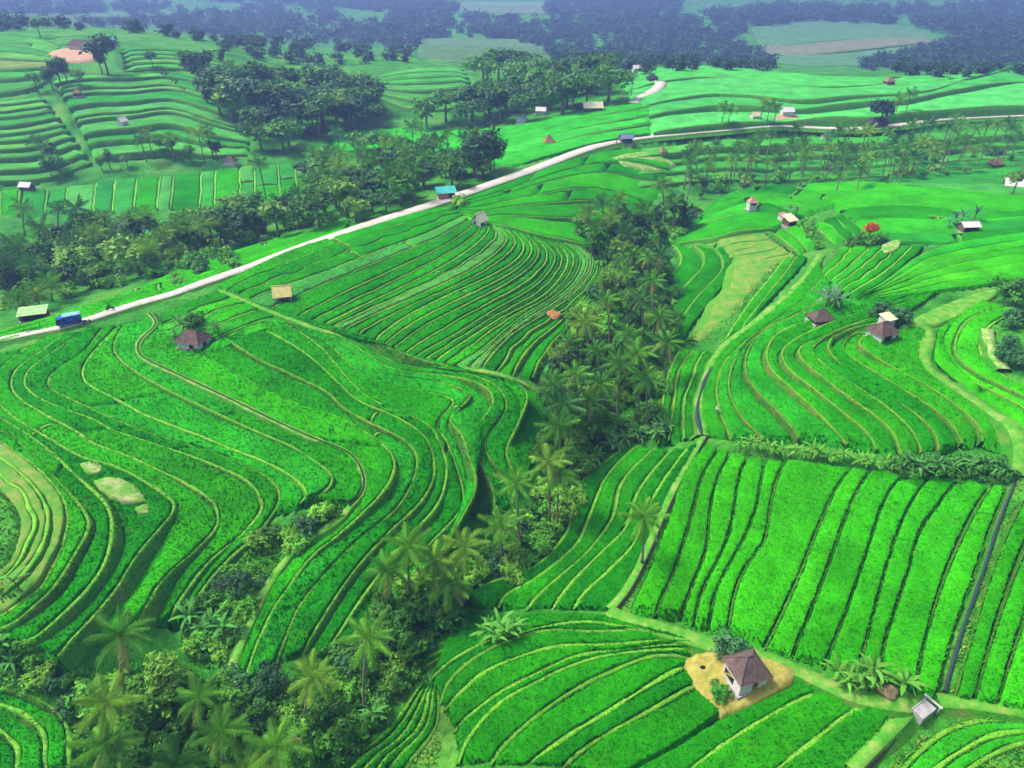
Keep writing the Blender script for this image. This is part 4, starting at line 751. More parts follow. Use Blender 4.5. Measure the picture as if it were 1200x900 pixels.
# --- the dark wood and the far woods
for B in in_poly_px('228,100 250,105 270,118 330,108 400,98 430,118 452,150 430,152 400,156 372,168 345,182 300,186 292,160 240,130', 50, 5.): tree(dn(B), rng.uniform(8, 14), 'in the dark wood', 'trees of the dark wood', stretch=1.45, tint=rng.choice(4, p=(.45, .2, .1, .25)), far=True)
for B in in_poly_px('452,150 480,138 560,135 600,112 560,100 600,85 660,88 720,92 716,118 640,140 600,150 520,153', 48, 5.): tree(dn(B), rng.uniform(8, 13), 'in the lower wood', 'trees of the lower wood', stretch=1.45, tint=rng.choice(4, p=(.4, .25, .1, .25)), far=True)
far_px = ['0,38 60,34 140,38 240,52 300,72 360,78 420,78 480,72 490,50 420,40 380,10 300,12 220,22 120,26 0,30', '400,40 480,22 560,20 640,32 700,12 790,6 830,45 905,62 905,86 820,82 720,90 650,84 640,56 560,46 480,48',
          '830,20 905,8 1060,12 1055,30 940,26 880,34 850,48', '1000,80 1080,62 1110,52 1200,40 1200,88 1100,92', '640,0 800,0 790,8 700,14 640,24', '1060,8 1200,2 1200,36 1110,44 1070,30', '0,6 200,4 220,18 0,20', '200,0 520,0 540,16 480,18 380,8']
VV, FF, k = [], [], 0
for poly, cnt in zip(far_px, (230, 460, 170, 170, 110, 130, 70, 170)):
    for B in in_poly_px(poly, cnt, 7., 12):
        v = rng.integers(4); V, F = LOWCROWN[v]; s = rng.uniform(1.1, 2.1) * float(np.clip(math.hypot(B[0], B[1]) / 480, .75, 2.0)); a = rng.uniform(0, 6.28); ca, sa = math.cos(a), math.sin(a)
        V = V * s; V = np.stack([V[:, 0] * ca - V[:, 1] * sa, V[:, 0] * sa + V[:, 1] * ca, V[:, 2] * .8], 1) + np.array([B[0], B[1], B[2] - 2.2 * s]); VV.append(V); FF.append(F + k); k += len(V)
fw = stuff(mobj('distant_forest', mesh_np('distant_forest', np.concatenate(VV), np.concatenate(FF), [M['leaf']])), 'dark blue green woods fading into haze beyond the last fields', 'forest'); fw.color = (.03, .10, .05, 1)

# --- low growth that nobody could count
def low_growth(name, label, areas, mats, w=(.07, .15)):
    T, MI, k = [], [], 0
    for poly, dens, h, mi in areas:
        p = P2(poly); q = trace(poly + ' ' + poly.split()[0], 1); a = .5 * abs(np.dot(q[:, 0], np.roll(q[:, 1], 1)) - np.dot(q[:, 1], np.roll(q[:, 0], 1))); n_ = int(a * dens)
        pts = rng.uniform(q.min(0), q.max(0), (n_ * 6, 2)); pts = pts[inside(q, pts[:, 0], pts[:, 1])][:n_]; n_ = len(pts); z = z0(pts[:, 0], pts[:, 1]) - .12
        cl = .5 + .8 * (np.sin(pts[:, 0] * 1.3 + 2 * np.sin(pts[:, 1] * .9)) * np.sin(pts[:, 1] * 1.1 + 1.7 * np.sin(pts[:, 0] * .8)) * .5 + .5)
        for j in range(3):
            th = rng.uniform(0, 6.283, n_); ww = rng.uniform(*w, n_); hh = h * cl * rng.uniform(.5, 1.3, n_); ln = hh * rng.uniform(.3, 1.0, n_); dx, dy = np.cos(th), np.sin(th)
            b = np.stack([pts[:, 0], pts[:, 1], z], 1); T.append(np.stack([b + np.stack([-dy * ww, dx * ww, 0 * ww], 1), b + np.stack([dy * ww, -dx * ww, 0 * ww], 1), b + np.stack([dx * ln, dy * ln, hh], 1)], 1)); MI.append(np.full(n_, mi))
    T = np.concatenate(T).reshape(-1, 3); return stuff(mobj(name, mesh_np(name, T, np.arange(len(T)).reshape(-1, 3), mats, np.concatenate(MI))), label)
M['fern'] = m_noise('gully_herbs', (.03, .20, .01), (.08, .33, .018), .6, 4, (.16, .42, .03), coord='World')
GULLY = '655,560 690,545 672,600 640,650 590,685 545,705 505,760 480,800 440,850 400,905 90,905 85,830 110,795 200,770 260,812 330,790 380,785 450,715 480,690 560,655 610,600'
low_growth('undergrowth', 'low herbs and ferns covering the gully floor', [(GULLY, 9, .7, 0), ('690,400 720,340 760,300 800,330 795,400 785,450 770,510 700,535 640,570 630,530 660,450', 6, .7, 0), ('380,588 410,600 338,655 300,705 283,780 228,785 205,742 245,690 300,636', 14, .45, 0)], [M['fern']])
low_growth('bank_grass', 'tufts of grass along the banks and dry strips', [('905,300 925,304 880,375 815,412 800,405 850,360', 5, .3, 0), ('1040,900 1090,850 1200,835 1210,905 1120,935', 18, .3, 0), ('715,715 800,742 900,768 1000,815 1085,822 1085,832 1000,828 900,780 800,755 715,725', 14, .22, 0),
  ('1192,560 1200,570 1120,825 1092,825', 22, .3, 0), ('822,512 832,515 735,720 712,716', 16, .22, 0), ('840,745 935,785 1060,815 1085,815 1080,826 1000,815 900,772', 12, .3, 0), ('94,545 150,558 190,600 160,640 128,600', 3, .3, 0), ('-20,560 70,590 75,640 40,700 -20,720', 8, .25, 0), ('485,790 530,900 440,905 470,850', 12, .35, 0), ('0,740 75,785 130,790 120,850 90,845 60,815 0,800', 18, .4, 0)], [M['weed']])
# ------------------------------------------------------------------ huts, truck, people and small works
def m_roof(name, c1, c2, c3, sc=1.4):
    m, nt, b = mat_new(name); x = ramp(nt, noise(nt, sc, 4, .75), [(.3, c1), (.5, c2), (.7, c3)])
    x = mixc(nt, 1.0, x, ramp(nt, noise(nt, 14, 2, .6), [(.3, .65), (.7, 1.3)]), 'MULTIPLY'); nt.links.new(x, b.inputs['Base Color']); bump(nt, b, noise(nt, 12, 2), .5, .03); return m
M['tile'] = m_roof('brown_roof_tile', (.072, .05, .045), (.125, .09, .08), (.18, .135, .12)); M['yroof'] = m_roof('yellow_straw_roof', (.55, .50, .14), (.68, .62, .22), (.72, .68, .34)); M['pale'] = m_roof('pale_cream_roof', (.50, .50, .32), (.66, .64, .42), (.72, .70, .55))
M['teal'] = m_roof('teal_sheet_roof', (.02, .30, .30), (.04, .44, .42), (.20, .55, .52)); M['white'] = m_roof('whitish_sheet_roof', (.55, .52, .52), (.72, .68, .68), (.78, .76, .76)); M['thatch'] = m_roof('brown_thatch', (.16, .10, .05), (.28, .19, .10), (.36, .27, .16)); M['bluegrey'] = m_roof('blue_grey_roof', (.10, .14, .26), (.18, .24, .38), (.26, .32, .46))
M['pink'] = m_roof('faded_pink_roof', (.36, .19, .15), (.48, .28, .22), (.55, .36, .30)); M['greensheet'] = m_roof('pale_green_sheet', (.24, .46, .16), (.34, .56, .24), (.48, .64, .36)); M['darkroof'] = m_roof('dark_roof', (.03, .03, .05), (.05, .05, .08), (.09, .08, .10))
M['plaster'] = m_noise('stained_white_plaster', (.42, .40, .36), (.72, .70, .66), 1.5, 5, bs=.2, lo=.25, hi=.6); M['brick'] = m_noise('orange_brick_wall', (.36, .16, .08), (.52, .28, .17), 2., 4, bs=.3); M['wood'] = m_noise('weathered_wood', (.09, .065, .045), (.20, .15, .10), 3., 4, bs=.3)
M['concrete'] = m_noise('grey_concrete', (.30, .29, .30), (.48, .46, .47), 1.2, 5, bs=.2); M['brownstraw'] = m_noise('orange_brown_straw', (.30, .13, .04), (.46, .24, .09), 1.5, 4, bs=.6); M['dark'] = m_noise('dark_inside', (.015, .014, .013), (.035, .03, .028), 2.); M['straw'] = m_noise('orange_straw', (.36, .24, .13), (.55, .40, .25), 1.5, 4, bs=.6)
M['bluepaint'] = m_noise('blue_truck_paint', (.01, .06, .38), (.02, .10, .50), 2., 3, rough=.4); M['lightblue'] = m_noise('light_blue_tarpaulin', (.16, .36, .68), (.30, .50, .80), 1.5, 4); M['rubber'] = m_noise('black_rubber', (.015, .015, .015), (.03, .03, .03), 5.); M['metal'] = m_noise('grey_metal', (.25, .25, .26), (.4, .4, .4), 4., rough=.4); M['redpaint'] = m_noise('dark_red_paint', (.20, .02, .02), (.28, .03, .03), 4., rough=.4)
def m_glass():
    m, nt, b = mat_new('dark_glass'); b.inputs['Base Color'].default_value = (.02, .03, .04, 1); b.inputs['Roughness'].default_value = .08; b.inputs['Specular IOR Level'].default_value = .6; return m
M['glass'] = m_glass()
def planes(kind, a, b, r, z0_, z1):
    if kind == 'hip': return [[(-a, -b, z0_), (a, -b, z0_), (r, 0, z1), (-r, 0, z1)], [(a, b, z0_), (-a, b, z0_), (-r, 0, z1), (r, 0, z1)], [(a, -b, z0_), (a, b, z0_), (r, 0, z1), (r, 0, z1)], [(-a, b, z0_), (-a, -b, z0_), (-r, 0, z1), (-r, 0, z1)]]
    if kind == 'gable': return [[(-a, -b, z0_), (a, -b, z0_), (a, 0, z1), (-a, 0, z1)], [(a, b, z0_), (-a, b, z0_), (-a, 0, z1), (a, 0, z1)]]
    return [[(-a, -b, z0_), (a, -b, z0_), (a, b, z1), (-a, b, z1)]]
def roof_mesh(kind, a, b, r, z0_, z1, n):
    m = MB()
    for q in planes(kind, a, b, r, z0_, z1):
        q = np.array(q, float); e1 = q[1] - q[0]; nn = np.cross(e1, q[3] - q[0]); nn /= np.linalg.norm(nn)
        for k in range(n):
            t0, t1 = k / n, min(1, (k + 1.25) / n); l0, r0 = q[0] + (q[3] - q[0]) * t0, q[1] + (q[2] - q[1]) * t0; l1, r1 = q[0] + (q[3] - q[0]) * t1, q[1] + (q[2] - q[1]) * t1
            if np.linalg.norm(r1 - l1) < .02: r1 = r1 + (r0 - l0) / np.linalg.norm(r0 - l0) * .02
            m.slab([l0 + nn * .055, r0 + nn * .055, r1 + nn * .01, l1 + nn * .01], .05)
    return m
def wall_side(o, p0, p1, z0_, z1, th, op, mat):
    """one wall from p0 to p1 with an opening op = (u0, u1, v0, v1) in fractions, or None"""
    p0, p1 = np.array(p0, float), np.array(p1, float); L = np.linalg.norm(p1 - p0); m = MB(); H = z1 - z0_
    if op is None: m.box(0, L, 0, th, z0_, z1)
    else:
        u0, u1, v0, v1 = op
        if u0 > .01: m.box(0, u0 * L, 0, th, z0_, z1)
        if u1 < .99: m.box(u1 * L, L, 0, th, z0_, z1)
        if v0 > .01: m.box(u0 * L, u1 * L, 0, th, z0_, z0_ + v0 * H)
        if v1 < .99: m.box(u0 * L, u1 * L, 0, th, z0_ + v1 * H, z1)
    ang = math.atan2(p1[1] - p0[1], p1[0] - p0[0]); return m.build('wall', mat, o, loc=(p0[0], p0[1], 0), rot=(0, 0, ang))
def hut(px, name, label, w, d, hw, hr, kind, rot, roof, wall, over=.4, ridge=.0, ops=(None,) * 4, posts=False, n=9, cat='hut', group=None, plinth=True, door=None, raise_=0.0, s=1.0):
    B = at1(*px); o = empty(name, (B[0], B[1], B[2] + .12), R(rot), s * .8); tag(o, label, cat, group); a, b = w / 2, d / 2
    if plinth: MB().box(-a - .25, a + .25, -b - .25, b + .25, -.9, .06).build('plinth', M['concrete'], o)
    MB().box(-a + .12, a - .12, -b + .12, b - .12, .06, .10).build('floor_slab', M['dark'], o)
    sides = [((-a, -b), (a, -b)), ((a, -b), (a, b)), ((a, b), (-a, b)), ((-a, b), (-a, -b))]
    if wall is not None:
        for k, (p, q) in enumerate(sides):
            e = (np.array(q) - np.array(p)) / np.linalg.norm(np.array(q) - np.array(p)); p2 = np.array(p) + e * .105; wall_side(o, p2, np.array(q) - e * .002, .06, hw, .10, ops[k], M[wall])
    if posts or wall is None:
        for x in (-a, 0, a) if w > 3 else (-a, a):
            for y in (-b, b): MB().box(x - .07, x + .07, y - .07 - (.03 if y < 0 else -.03), y + .07 - (.03 if y < 0 else -.03), -.4, hw + .02).build('post', M['plaster' if posts == 'white' else 'wood'], o)
        if raise_: MB().box(-a + .1, a - .1, -b + .1, b - .1, raise_, raise_ + .12).build('platform', M['wood'], o)
    if kind == 'gable' and wall is not None:
        for x in (-a + .05, a - .05): MB().slab([(x, -b + .1, hw), (x, b - .1, hw), (x, 0, hw + hr * .93 * (b - .1) / (b + over))], .08).build('gable_end', M[wall], o)
    zt = hw + hr; z_e = hw - over * hr / (b + over) * .9
    ro = roof_mesh(kind, a + over, b + over, ridge, z_e, zt, n).build('roof', M[roof], o)
    if kind != 'shed':
        rl = ridge if kind == 'hip' else a + over; MB().tube([(-rl - .08, 0, zt + .03), (0, 0, zt + .06), (rl + .08, 0, zt + .03)], .10, 6).build('ridge_cap', M[roof], ro)
    if kind == 'hip':
        for sx in (-1, 1):
            for sy in (-1, 1): MB().tube([(sx * (a + over), sy * (b + over), z_e + .05), (sx * ridge, 0, zt + .05)], .075, 5).build('hip_cap', M[roof], ro)
    if door: x0, x1 = door; MB().box(x0, x1, -b - .03, -b - .002, .1, min(1.8, hw - .05)).build('door', M['wood'], o)
    return o
def flat_patch(name, outline, mat, label, lift=.12, rings=5):
    p = trace(outline + ' ' + outline.split()[0], 2)[:-1]; m = len(p); c = p.mean(0); V = []
    for k in range(rings):
        f = 1 - k / rings; q = c + (p - c) * f * (1 + (rng.normal(0, .02, (m, 1)) if k == 0 else 0)); V.append(np.concatenate([q, (z0(q[:, 0], q[:, 1]) + lift + rng.normal(0, .012, m))[:, None]], 1))
    sk = V[0].copy(); sk[:, 2] -= .8; sk[:, :2] = c + (sk[:, :2] - c) * 1.06; V = np.concatenate([sk[None]] + [v[None] for v in V]).reshape(-1, 3); V = np.vstack([V, [c[0], c[1], z0(c[0], c[1]) + lift]]); F = []
    for k in range(rings):
        for i in range(m): j = (i + 1) % m; F.append((k * m + i, k * m + j, (k + 1) * m + j, (k + 1) * m + i))
    for i in range(m): F.append((rings * m + i, rings * m + (i + 1) % m, len(V) - 1))
    return struct(mobj(name, mesh_np(name, V, F, [M[mat]], None, True)), label)
D1 = (.40, .66, .02, .8)
flat_patch('dirt_yard', '803,777 824,766 850,768 905,776 940,792 897,817 851,840 838,834 810,802', 'dirt', 'yellow dry earth yard around the tiled hut', .42)
h1 = hut((871, 797), 'field_hut', 'square hut with brown tiled pyramid roof on the yellow dirt yard', 3.5, 3.3, 2.5, 1.75, 'hip', 17, 'tile', 'plaster', .34, .35, (((.45, .68, 0, .82)), None, None, (.05, .62, 0, .5)), n=14)
hut((229, 405), 'field_hut', 'hut with low brown hipped roof and white walls below the road', 4.6, 3.6, 1.5, 1.5, 'hip', -16, 'tile', 'plaster', .35, 1.0, ((.55, .75, .05, .85), (.3, .6, .1, .8), None, None), n=11)
hut((960, 377), 'field_hut', 'low brown roofed hut in front of the pale banana plants', 3.4, 2.8, 1.0, 1.3, 'hip', 12, 'tile', 'wood', .35, .7, ((.6, .8, 0, .8), None, None, None), n=9)
hut((1031, 397), 'field_hut', 'brown roofed hut with white walls at the top of the amphitheatre', 3.6, 3.2, 1.7, 1.5, 'hip', 24, 'tile', 'plaster', .35, .6, ((.15, .7, .05, .8), (.1, .45, 0, .85), None, None), n=10)
hut((1037, 383), 'field_shed', 'little pale roofed shed behind the amphitheatre hut', 2.2, 1.8, 1.7, .5, 'shed', 24, 'pale', 'plaster', .2, n=3, cat='shed')
hut((333, 353), 'field_pavilion', 'open stilted hut with yellow straw roof beside the crest path', 3.0, 2.4, 1.7, 1.5, 'gable', 12, 'yroof', None, .35, n=7, posts='white', raise_=.7, cat='pavilion')
hut((562, 264), 'field_hut', 'little hut with pale cream gable roof and white walls on the spur', 2.9, 2.6, 1.5, 1.6, 'gable', 56, 'pale', 'plaster', .35, ops=((.1, .4, .1, .9), None, None, (.2, .45, .1, .8)), n=6)
hut((523, 233), 'roadside_shop', 'roadside building with teal sheet roof and orange brick wall', 4.6, 3.0, 2.1, .7, 'shed', 14, 'teal', 'brick', .5, ops=((.6, .85, 0, .85), None, None, None), n=5, cat='shop')
hut((880, 246), 'field_hut', 'tall narrow hut with pinkish roof above the dry terraces', 2.2, 2.0, 2.3, 1.2, 'hip', 8, 'pink', 'plaster', .2, .3, ((.1, .9, .62, .97), None, None, None), n=5)
hut((924, 264), 'field_hut', 'cream roofed hut standing over the vivid rice strips', 2.8, 2.4, 1.6, .9, 'shed', 28, 'pale', 'wood', .35, ops=((.1, .9, .1, .9), None, None, None), n=4)
hut((917, 259), 'lean_to', 'faded orange pink lean-to against the cream roofed hut', 2.2, 1.8, 1.3, .6, 'shed', 28, 'pink', 'plaster', .2, n=3, cat='shed')
hut((1133, 271), 'field_hut', 'open hut with whitish sheet roof among the flat rice fields', 4.0, 2.6, 1.5, .8, 'gable', 4, 'white', 'wood', .3, ops=((.08, .92, .05, .9), None, None, None), n=5)
hut((694, 131), 'long_shed', 'long shed with pale roof at the foot of the wooded hill', 7.5, 4.0, 2.0, 1.8, 'gable', 6, 'pale', 'wood', .5, n=5, cat='shed')
hut((643, 168), 'thatched_hut', 'brown thatched hut alone in the bright field above the road', 3.2, 2.8, .8, 1.9, 'hip', 20, 'thatch', 'wood', .4, .3, n=6)
hut((733, 168), 'roadside_stall', 'roadside stall with blue grey roof at the road bend', 4.2, 2.8, 2.0, 1.2, 'gable', 10, 'bluegrey', 'wood', .4, ops=((.1, .9, .1, .9), None, None, None), n=5, cat='stall')
hut((776, 182), 'field_hut', 'small dark brown hut below the road bend', 2.6, 2.2, 1.4, 1.2, 'hip', 30, 'thatch', 'wood', .3, .2, n=5)
hut((145, 149), 'field_hut', 'small white hut on the hill terraces', 2.8, 2.4, 2.2, 1.2, 'gable', 70, 'white', 'plaster', .3, n=4)
hut((33, 223), 'field_hut', 'white roofed hut on the valley floor', 3.6, 2.4, 1.4, 1.0, 'gable', -8, 'white', 'wood', .3, n=4)
hut((271, 193), 'field_hut', 'brown roofed hut at the foot of the hill', 4.0, 2.8, 1.4, 1.3, 'hip', -12, 'tile', 'plaster', .3, .8, n=5)
hut((92, 113), 'field_hut', 'tiny grey brown hut on the hill flank', 2.6, 2.2, 1.5, 1.2, 'hip', 10, 'thatch', 'wood', .3, .2, n=4)
flat_patch('earth_yard', '58,64 75,58 105,57 117,62 112,72 85,74 65,71', 'redearth', 'bare red earth yard on the hilltop', .6)
hut((96, 59), 'hill_house', 'house with dark brown roof on the bare red earth hilltop', 9.5, 5, 2.4, 2.0, 'hip', -4, 'tile', 'plaster', .6, 3, n=6, cat='house')
hut((131, 53), 'hill_house', 'small house with teal roof behind the hilltop yard', 5, 4, 2.2, 1.4, 'gable', 5, 'teal', 'plaster', .4, n=4, cat='house')
flat_patch('earth_yard', '905,140 920,134 938,138 936,146 915,147', 'redearth', 'bare orange earth yard beside the road', .6)
hut((921, 136), 'roadside_house', 'white roofed house on the orange earth beside the road', 4.5, 3, 2, 1.3, 'gable', 5, 'white', 'plaster', .4, n=4, cat='house')
hut((884, 141), 'roadside_house', 'small white walled house beside two roadside palms', 3.6, 2.8, 1.8, 1.2, 'gable', 15, 'pale', 'plaster', .3, n=4, cat='house')
hut((967, 164), 'field_hut', 'small white hut with blue roof below the road', 3.0, 2.6, 1.7, 1.1, 'gable', 35, 'bluegrey', 'plaster', .3, n=4)
hut((1027, 149), 'roadside_house', 'dark roofed house under the very dark tree by the road', 6.5, 4, 1.8, 1.5, 'hip', 0, 'darkroof', 'wood', .4, 1.5, n=5, cat='house')
hut((1165, 196), 'field_hut', 'dark brown hut behind the palm belt', 4, 3.2, 1.6, 1.8, 'hip', 15, 'thatch', 'wood', .4, .4, n=5)
hut((1188, 222), 'field_shed', 'grey thatched shed at the end of the rice crest', 6, 4, 1.4, 1.8, 'gable', -20, 'white', 'wood', .4, n=5, cat='shed')
hut((1041, 99), 'field_hut', 'small brown hut on the broad pale hill', 4, 3, 1.6, 1.4, 'hip', 15, 'thatch', 'wood', .4, .4, n=4)
hut((764, 95), 'field_hut', 'dark hut beside the track on the pale hill', 4.5, 3.5, 1.6, 1.5, 'hip', 15, 'darkroof', 'wood', .4, .4, n=4)
hut((746, 84), 'field_hut', 'small white hut at the top of the pale hill', 4, 3, 1.8, 1.2, 'gable', 15, 'white', 'plaster', .4, n=4)
hut((611, 146), 'field_hut', 'small hut with blue roof at the edge of the wood', 3.6, 2.6, 1.6, 1.1, 'gable', -10, 'bluegrey', 'plaster', .3, n=4)
hut((634, 134), 'field_hut', 'small whitish hut under the wood', 4, 3, 1.6, 1.2, 'gable', -10, 'white', 'plaster', .3, n=4)
hut((478, 50), 'far_house', 'far house with pinkish roof among the distant woods', 9, 6, 3, 2.2, 'gable', 10, 'pink', 'plaster', .5, n=3, cat='house')
hut((42, 374), 'roadside_shelter', 'roadside shelter with pale green sheet roof beside the truck', 4.6, 2.4, 1.5, .6, 'shed', 18, 'greensheet', 'wood', .3, ops=((.1, .9, .1, .9), None, None, None), n=4, cat='shelter')
# straw heap
def heap(px, r, h, name, label, mat):
    B = at1(*px); V = []; k, n = 16, 5
    for i in range(n + 1):
        f = i / n; rr = r * (1 - f ** 1.6) + .05
        for j in range(k): a = j * 2 * math.pi / k; q = rr * (1 + .18 * math.sin(3 * a + i) * (1 - f) + rng.normal(0, .05)); V.append((q * 1.25 * math.cos(a), q * math.sin(a), h * f - .15 + rng.normal(0, .03)))
    F = [(i * k + j, i * k + (j + 1) % k, (i + 1) * k + (j + 1) % k, (i + 1) * k + j) for i in range(n) for j in range(k)] + [tuple(range(n * k, n * k + k))]
    return tag(mobj(name, mesh_np(name, V, F, [M[mat]], None, True), None, (B[0], B[1], B[2] + .25)), label, 'heap')
heap((646, 370), 1.4, .9, 'straw_heap', 'heap of orange brown straw at the end of a terrace', 'brownstraw'); heap((823, 785), .38, .45, 'ash_heap', 'small dark ash heap on the yellow dirt yard', 'dark'); heap((1041, 812), .6, 1.0, 'straw_heap', 'pale straw stack between the banana plants', 'straw')
# bare and pale patches
flat_patch('pale_patch', '112,568 130,562 158,570 180,586 178,592 152,594 128,584', 'palepatch', 'bleached stubble patch between two curving terraces', .60)
flat_patch('pale_patch', '96,548 112,544 124,552 116,560 102,558', 'palepatch', 'small yellowish stubble patch between two curving terraces', .60)
flat_patch('pale_patch', '160,600 174,594 184,598 178,606 164,606', 'palepatch', 'tiny pale stubble patch at the terrace bend', .60)
flat_patch('dry_patch', '1055,384 1090,366 1130,350 1168,340 1172,345 1130,370 1092,385', 'path', 'yellowish dry patch beside the amphitheatre path', .35)
strip('stony_bank', '1156,388 1158,402 1165,418 1176,436', 1.5, M['palepatch'], 'pale stony bank above the curling terraces', lift=.4, wob=.3)
flat_patch('pale_plot', '1033,290 1048,284 1056,285 1050,297 1034,300', 'palepatch', 'pale newly planted plot beside the flame tree', .6)
flat_patch('bare_plot', '718,188 745,180 770,184 795,196 770,205 740,200', 'palepatch', 'pale bare plots below the road bend', .7)
# channels
strip('channel', '1191,562 1173,603 1149,680 1129,733 1106,812', .26, M['water'], 'narrow water channel between the blocks of tall rice', lift=.22, crown=0, skirt=.3, wob=.5)
strip('channel', '829,512 796,570 768,636 744,688 724,714', .3, M['dark'], 'dark narrow ditch beside the tall rice', lift=.22, crown=0, skirt=.3, wob=.2)
strip('channel', '835,432 824,452 818,470 816,490 822,512', .45, M['water'], 'thin shining ditch along the amphitheatre canal path', lift=.42, crown=0, skirt=.2, wob=.3)
strip('channel', '1012,905 1040,873 1062,848 1080,826', .5, M['dark'], 'dark ditch running to the sluice', lift=.2, crown=0, skirt=.2)
strip('channel', L1a, .17, M['dark'], 'dark little ditch on the curving path', lift=.58, crown=0, skirt=.05, wob=.6)
B = at1(1081, 838); B2 = at1(1092, 829); B3 = at1(1068, 850); ang = math.atan2(B2[1] - B3[1], B2[0] - B3[0]); o = empty('sluice', (B[0], B[1], B[2] + .32), ang, .72); tag(o, 'grey concrete sluice slab with pale beam at the head of the ditch', 'sluice')
MB().box(-1.35, 1.25, -.6, .75, -.6, .72).build('slab', M['concrete'], o); MB().box(-1.4, 1.5, .78, .92, -.6, .80).build('side_wall', M['concrete'], o); MB().box(1.30, 1.42, -.62, .76, -.6, .60).build('gate_board', M['dark'], o)
bm_ = MB().box(-.09, .09, -1.0, 1.25, .86, 1.02); bm_.build('beam', M['plaster'], o, loc=(1.62, 0, 0))
for y in (-.8, 1.05): MB().box(1.54, 1.70, y - .08, y + .08, -.5, .858).build('post', M['concrete'], o)
# blue truck
def place_on(px, lift=0.0): B = at1(*px); return (B[0], B[1], B[2] + lift)
def on_road(px):
    B = at1(*px); i = int(np.argmin(np.hypot(road_c[:, 0] - B[0], road_c[:, 1] - B[1]))); i = min(max(i, 1), len(road_c) - 2); t = road_c[i + 1] - road_c[i - 1]
    return np.array([road_c[i, 0], road_c[i, 1], road_z[i] + .05]), math.atan2(t[1], t[0])
def wheel(o, x, y, r, w):
    t = MB().tube([(x, y - w / 2, r), (x, y, r), (x, y + w / 2, r)], [r * .96, r, r * .96], 14).build('wheel', M['rubber'], o, True); MB().tube([(x, y - w / 2 - .015, r), (x, y, r), (x, y + w / 2 + .015, r)], r * .55, 10).build('rim', M['metal'], t)
p, ra = on_road((86, 381)); o = empty('truck', p, ra + math.pi, .64); tag(o, 'blue truck with high slatted body parked on the concrete road', 'truck')
MB().box(-2.6, 2.5, -.75, .75, .42, .66).build('chassis', M['rubber'], o)
c = MB(); c.add([(1.0, -.95, .6), (2.6, -.95, .6), (2.6, .95, .6), (1.0, .95, .6), (1.0, -.95, 1.35), (2.6, -.95, 1.3), (2.6, .95, 1.3), (1.0, .95, 1.35), (1.05, -.85, 2.1), (2.15, -.85, 2.1), (2.15, .85, 2.1), (1.05, .85, 2.1)],
 [(3, 2, 1, 0), (0, 1, 5, 4), (1, 2, 6, 5), (2, 3, 7, 6), (3, 0, 4, 7), (4, 5, 9, 8), (5, 6, 10, 9), (6, 7, 11, 10), (7, 4, 8, 11), (8, 9, 10, 11)]); cab = c.build('cab', M['bluepaint'], o)
MB().slab([(2.585, -.80, 1.36), (2.585, .80, 1.36), (2.20, .74, 2.03), (2.20, -.74, 2.03)], .03).build('windscreen', M['glass'], cab, loc=(.03, 0, .02))
for s in (-1, 1):
    MB().slab([(1.2, s * .955, 1.42), (2.3, s * .955, 1.42), (2.02, s * .89, 2.0), (1.2, s * .89, 2.0)][::s if s < 0 else 1], .02).build('side_window', M['glass'], cab); MB().box(2.6, 2.63, s * .7 - .13, s * .7 + .13, .8, 1.0).build('headlight', M['plaster'], cab)
bd = MB().box(-2.7, .92, -1.0, 1.0, .68, .8).build('cargo_bed', M['bluepaint'], o)
for s in (-1, 1):
    for z in (.82, 1.12, 2.12): MB().box(-2.7, .92, s * 1.0 - .03, s * 1.0 + .03, z, z + .24).build('side_slat', M['bluepaint'], bd)
    for x in np.linspace(-2.64, .86, 5): MB().box(x - .05, x + .05, s * .94 - .03, s * .94 + .03, .8, 2.36).build('stake', M['bluepaint'], bd)
MB().box(.86, .92, -.9, .9, .8, 2.36).build('front_board', M['bluepaint'], bd); MB().box(-2.7, -2.64, -.9, .9, .8, 1.6).build('tailgate', M['bluepaint'], bd)
cv_ = MB()
for i in range(8): a0_, a1_ = math.pi * i / 8, math.pi * (i + 1) / 8; cv_.slab([(-2.72, -1.03 * math.cos(a1_), 2.38 + .25 * math.sin(a1_)), (-2.72, -1.03 * math.cos(a0_), 2.38 + .25 * math.sin(a0_)), (.94, -1.03 * math.cos(a0_), 2.38 + .25 * math.sin(a0_)), (.94, -1.03 * math.cos(a1_), 2.38 + .25 * math.sin(a1_))], .03)
cv_.build('tarpaulin', M['lightblue'], bd)
for x in (1.75, -1.7):
    for y in (-.82, .82): wheel(o, x, y, .42, .26)
# motorbikes
def motorbike(px, label, off=0.0, turn=0.0, body='redpaint'):
    p, ra = on_road(px); o = empty('motorbike', (p[0] - math.sin(ra) * off, p[1] + math.cos(ra) * off, p[2]), ra + turn, .7); tag(o, label, 'motorbike')
    for x in (-.62, .62):
        t = MB().tube([(x, -.05, .29), (x, 0, .29), (x, .05, .29)], [.27, .29, .27], 14).build('wheel', M['rubber'], o, True); MB().tube([(x, -.06, .29), (x, .06, .29)], .15, 8).build('rim', M['metal'], t)
    MB().tube([(-.62, 0, .3), (-.2, 0, .5), (.25, 0, .42), (.5, 0, .85), (.62, 0, .3)], [.05, .09, .12, .07, .04], 7).build('frame', M[body], o, True); MB().tube([(-.75, 0, .72), (-.4, 0, .74), (.05, 0, .70)], [.07, .13, .09], 7).build('seat', M['rubber'], o, True)
    MB().tube([(.42, -.34, .98), (.5, 0, .95), (.42, .34, .98)], .025, 6).build('handlebar', M['metal'], o); MB().tube([(.55, 0, .82), (.66, 0, .80)], [.09, .07], 8).build('headlight', M['plaster'], o); MB().tube([(-.9, 0, .5), (-.6, 0, .64), (-.3, 0, .5)], .06, 6).build('rear_fender', M[body], o)
    return o, p, ra
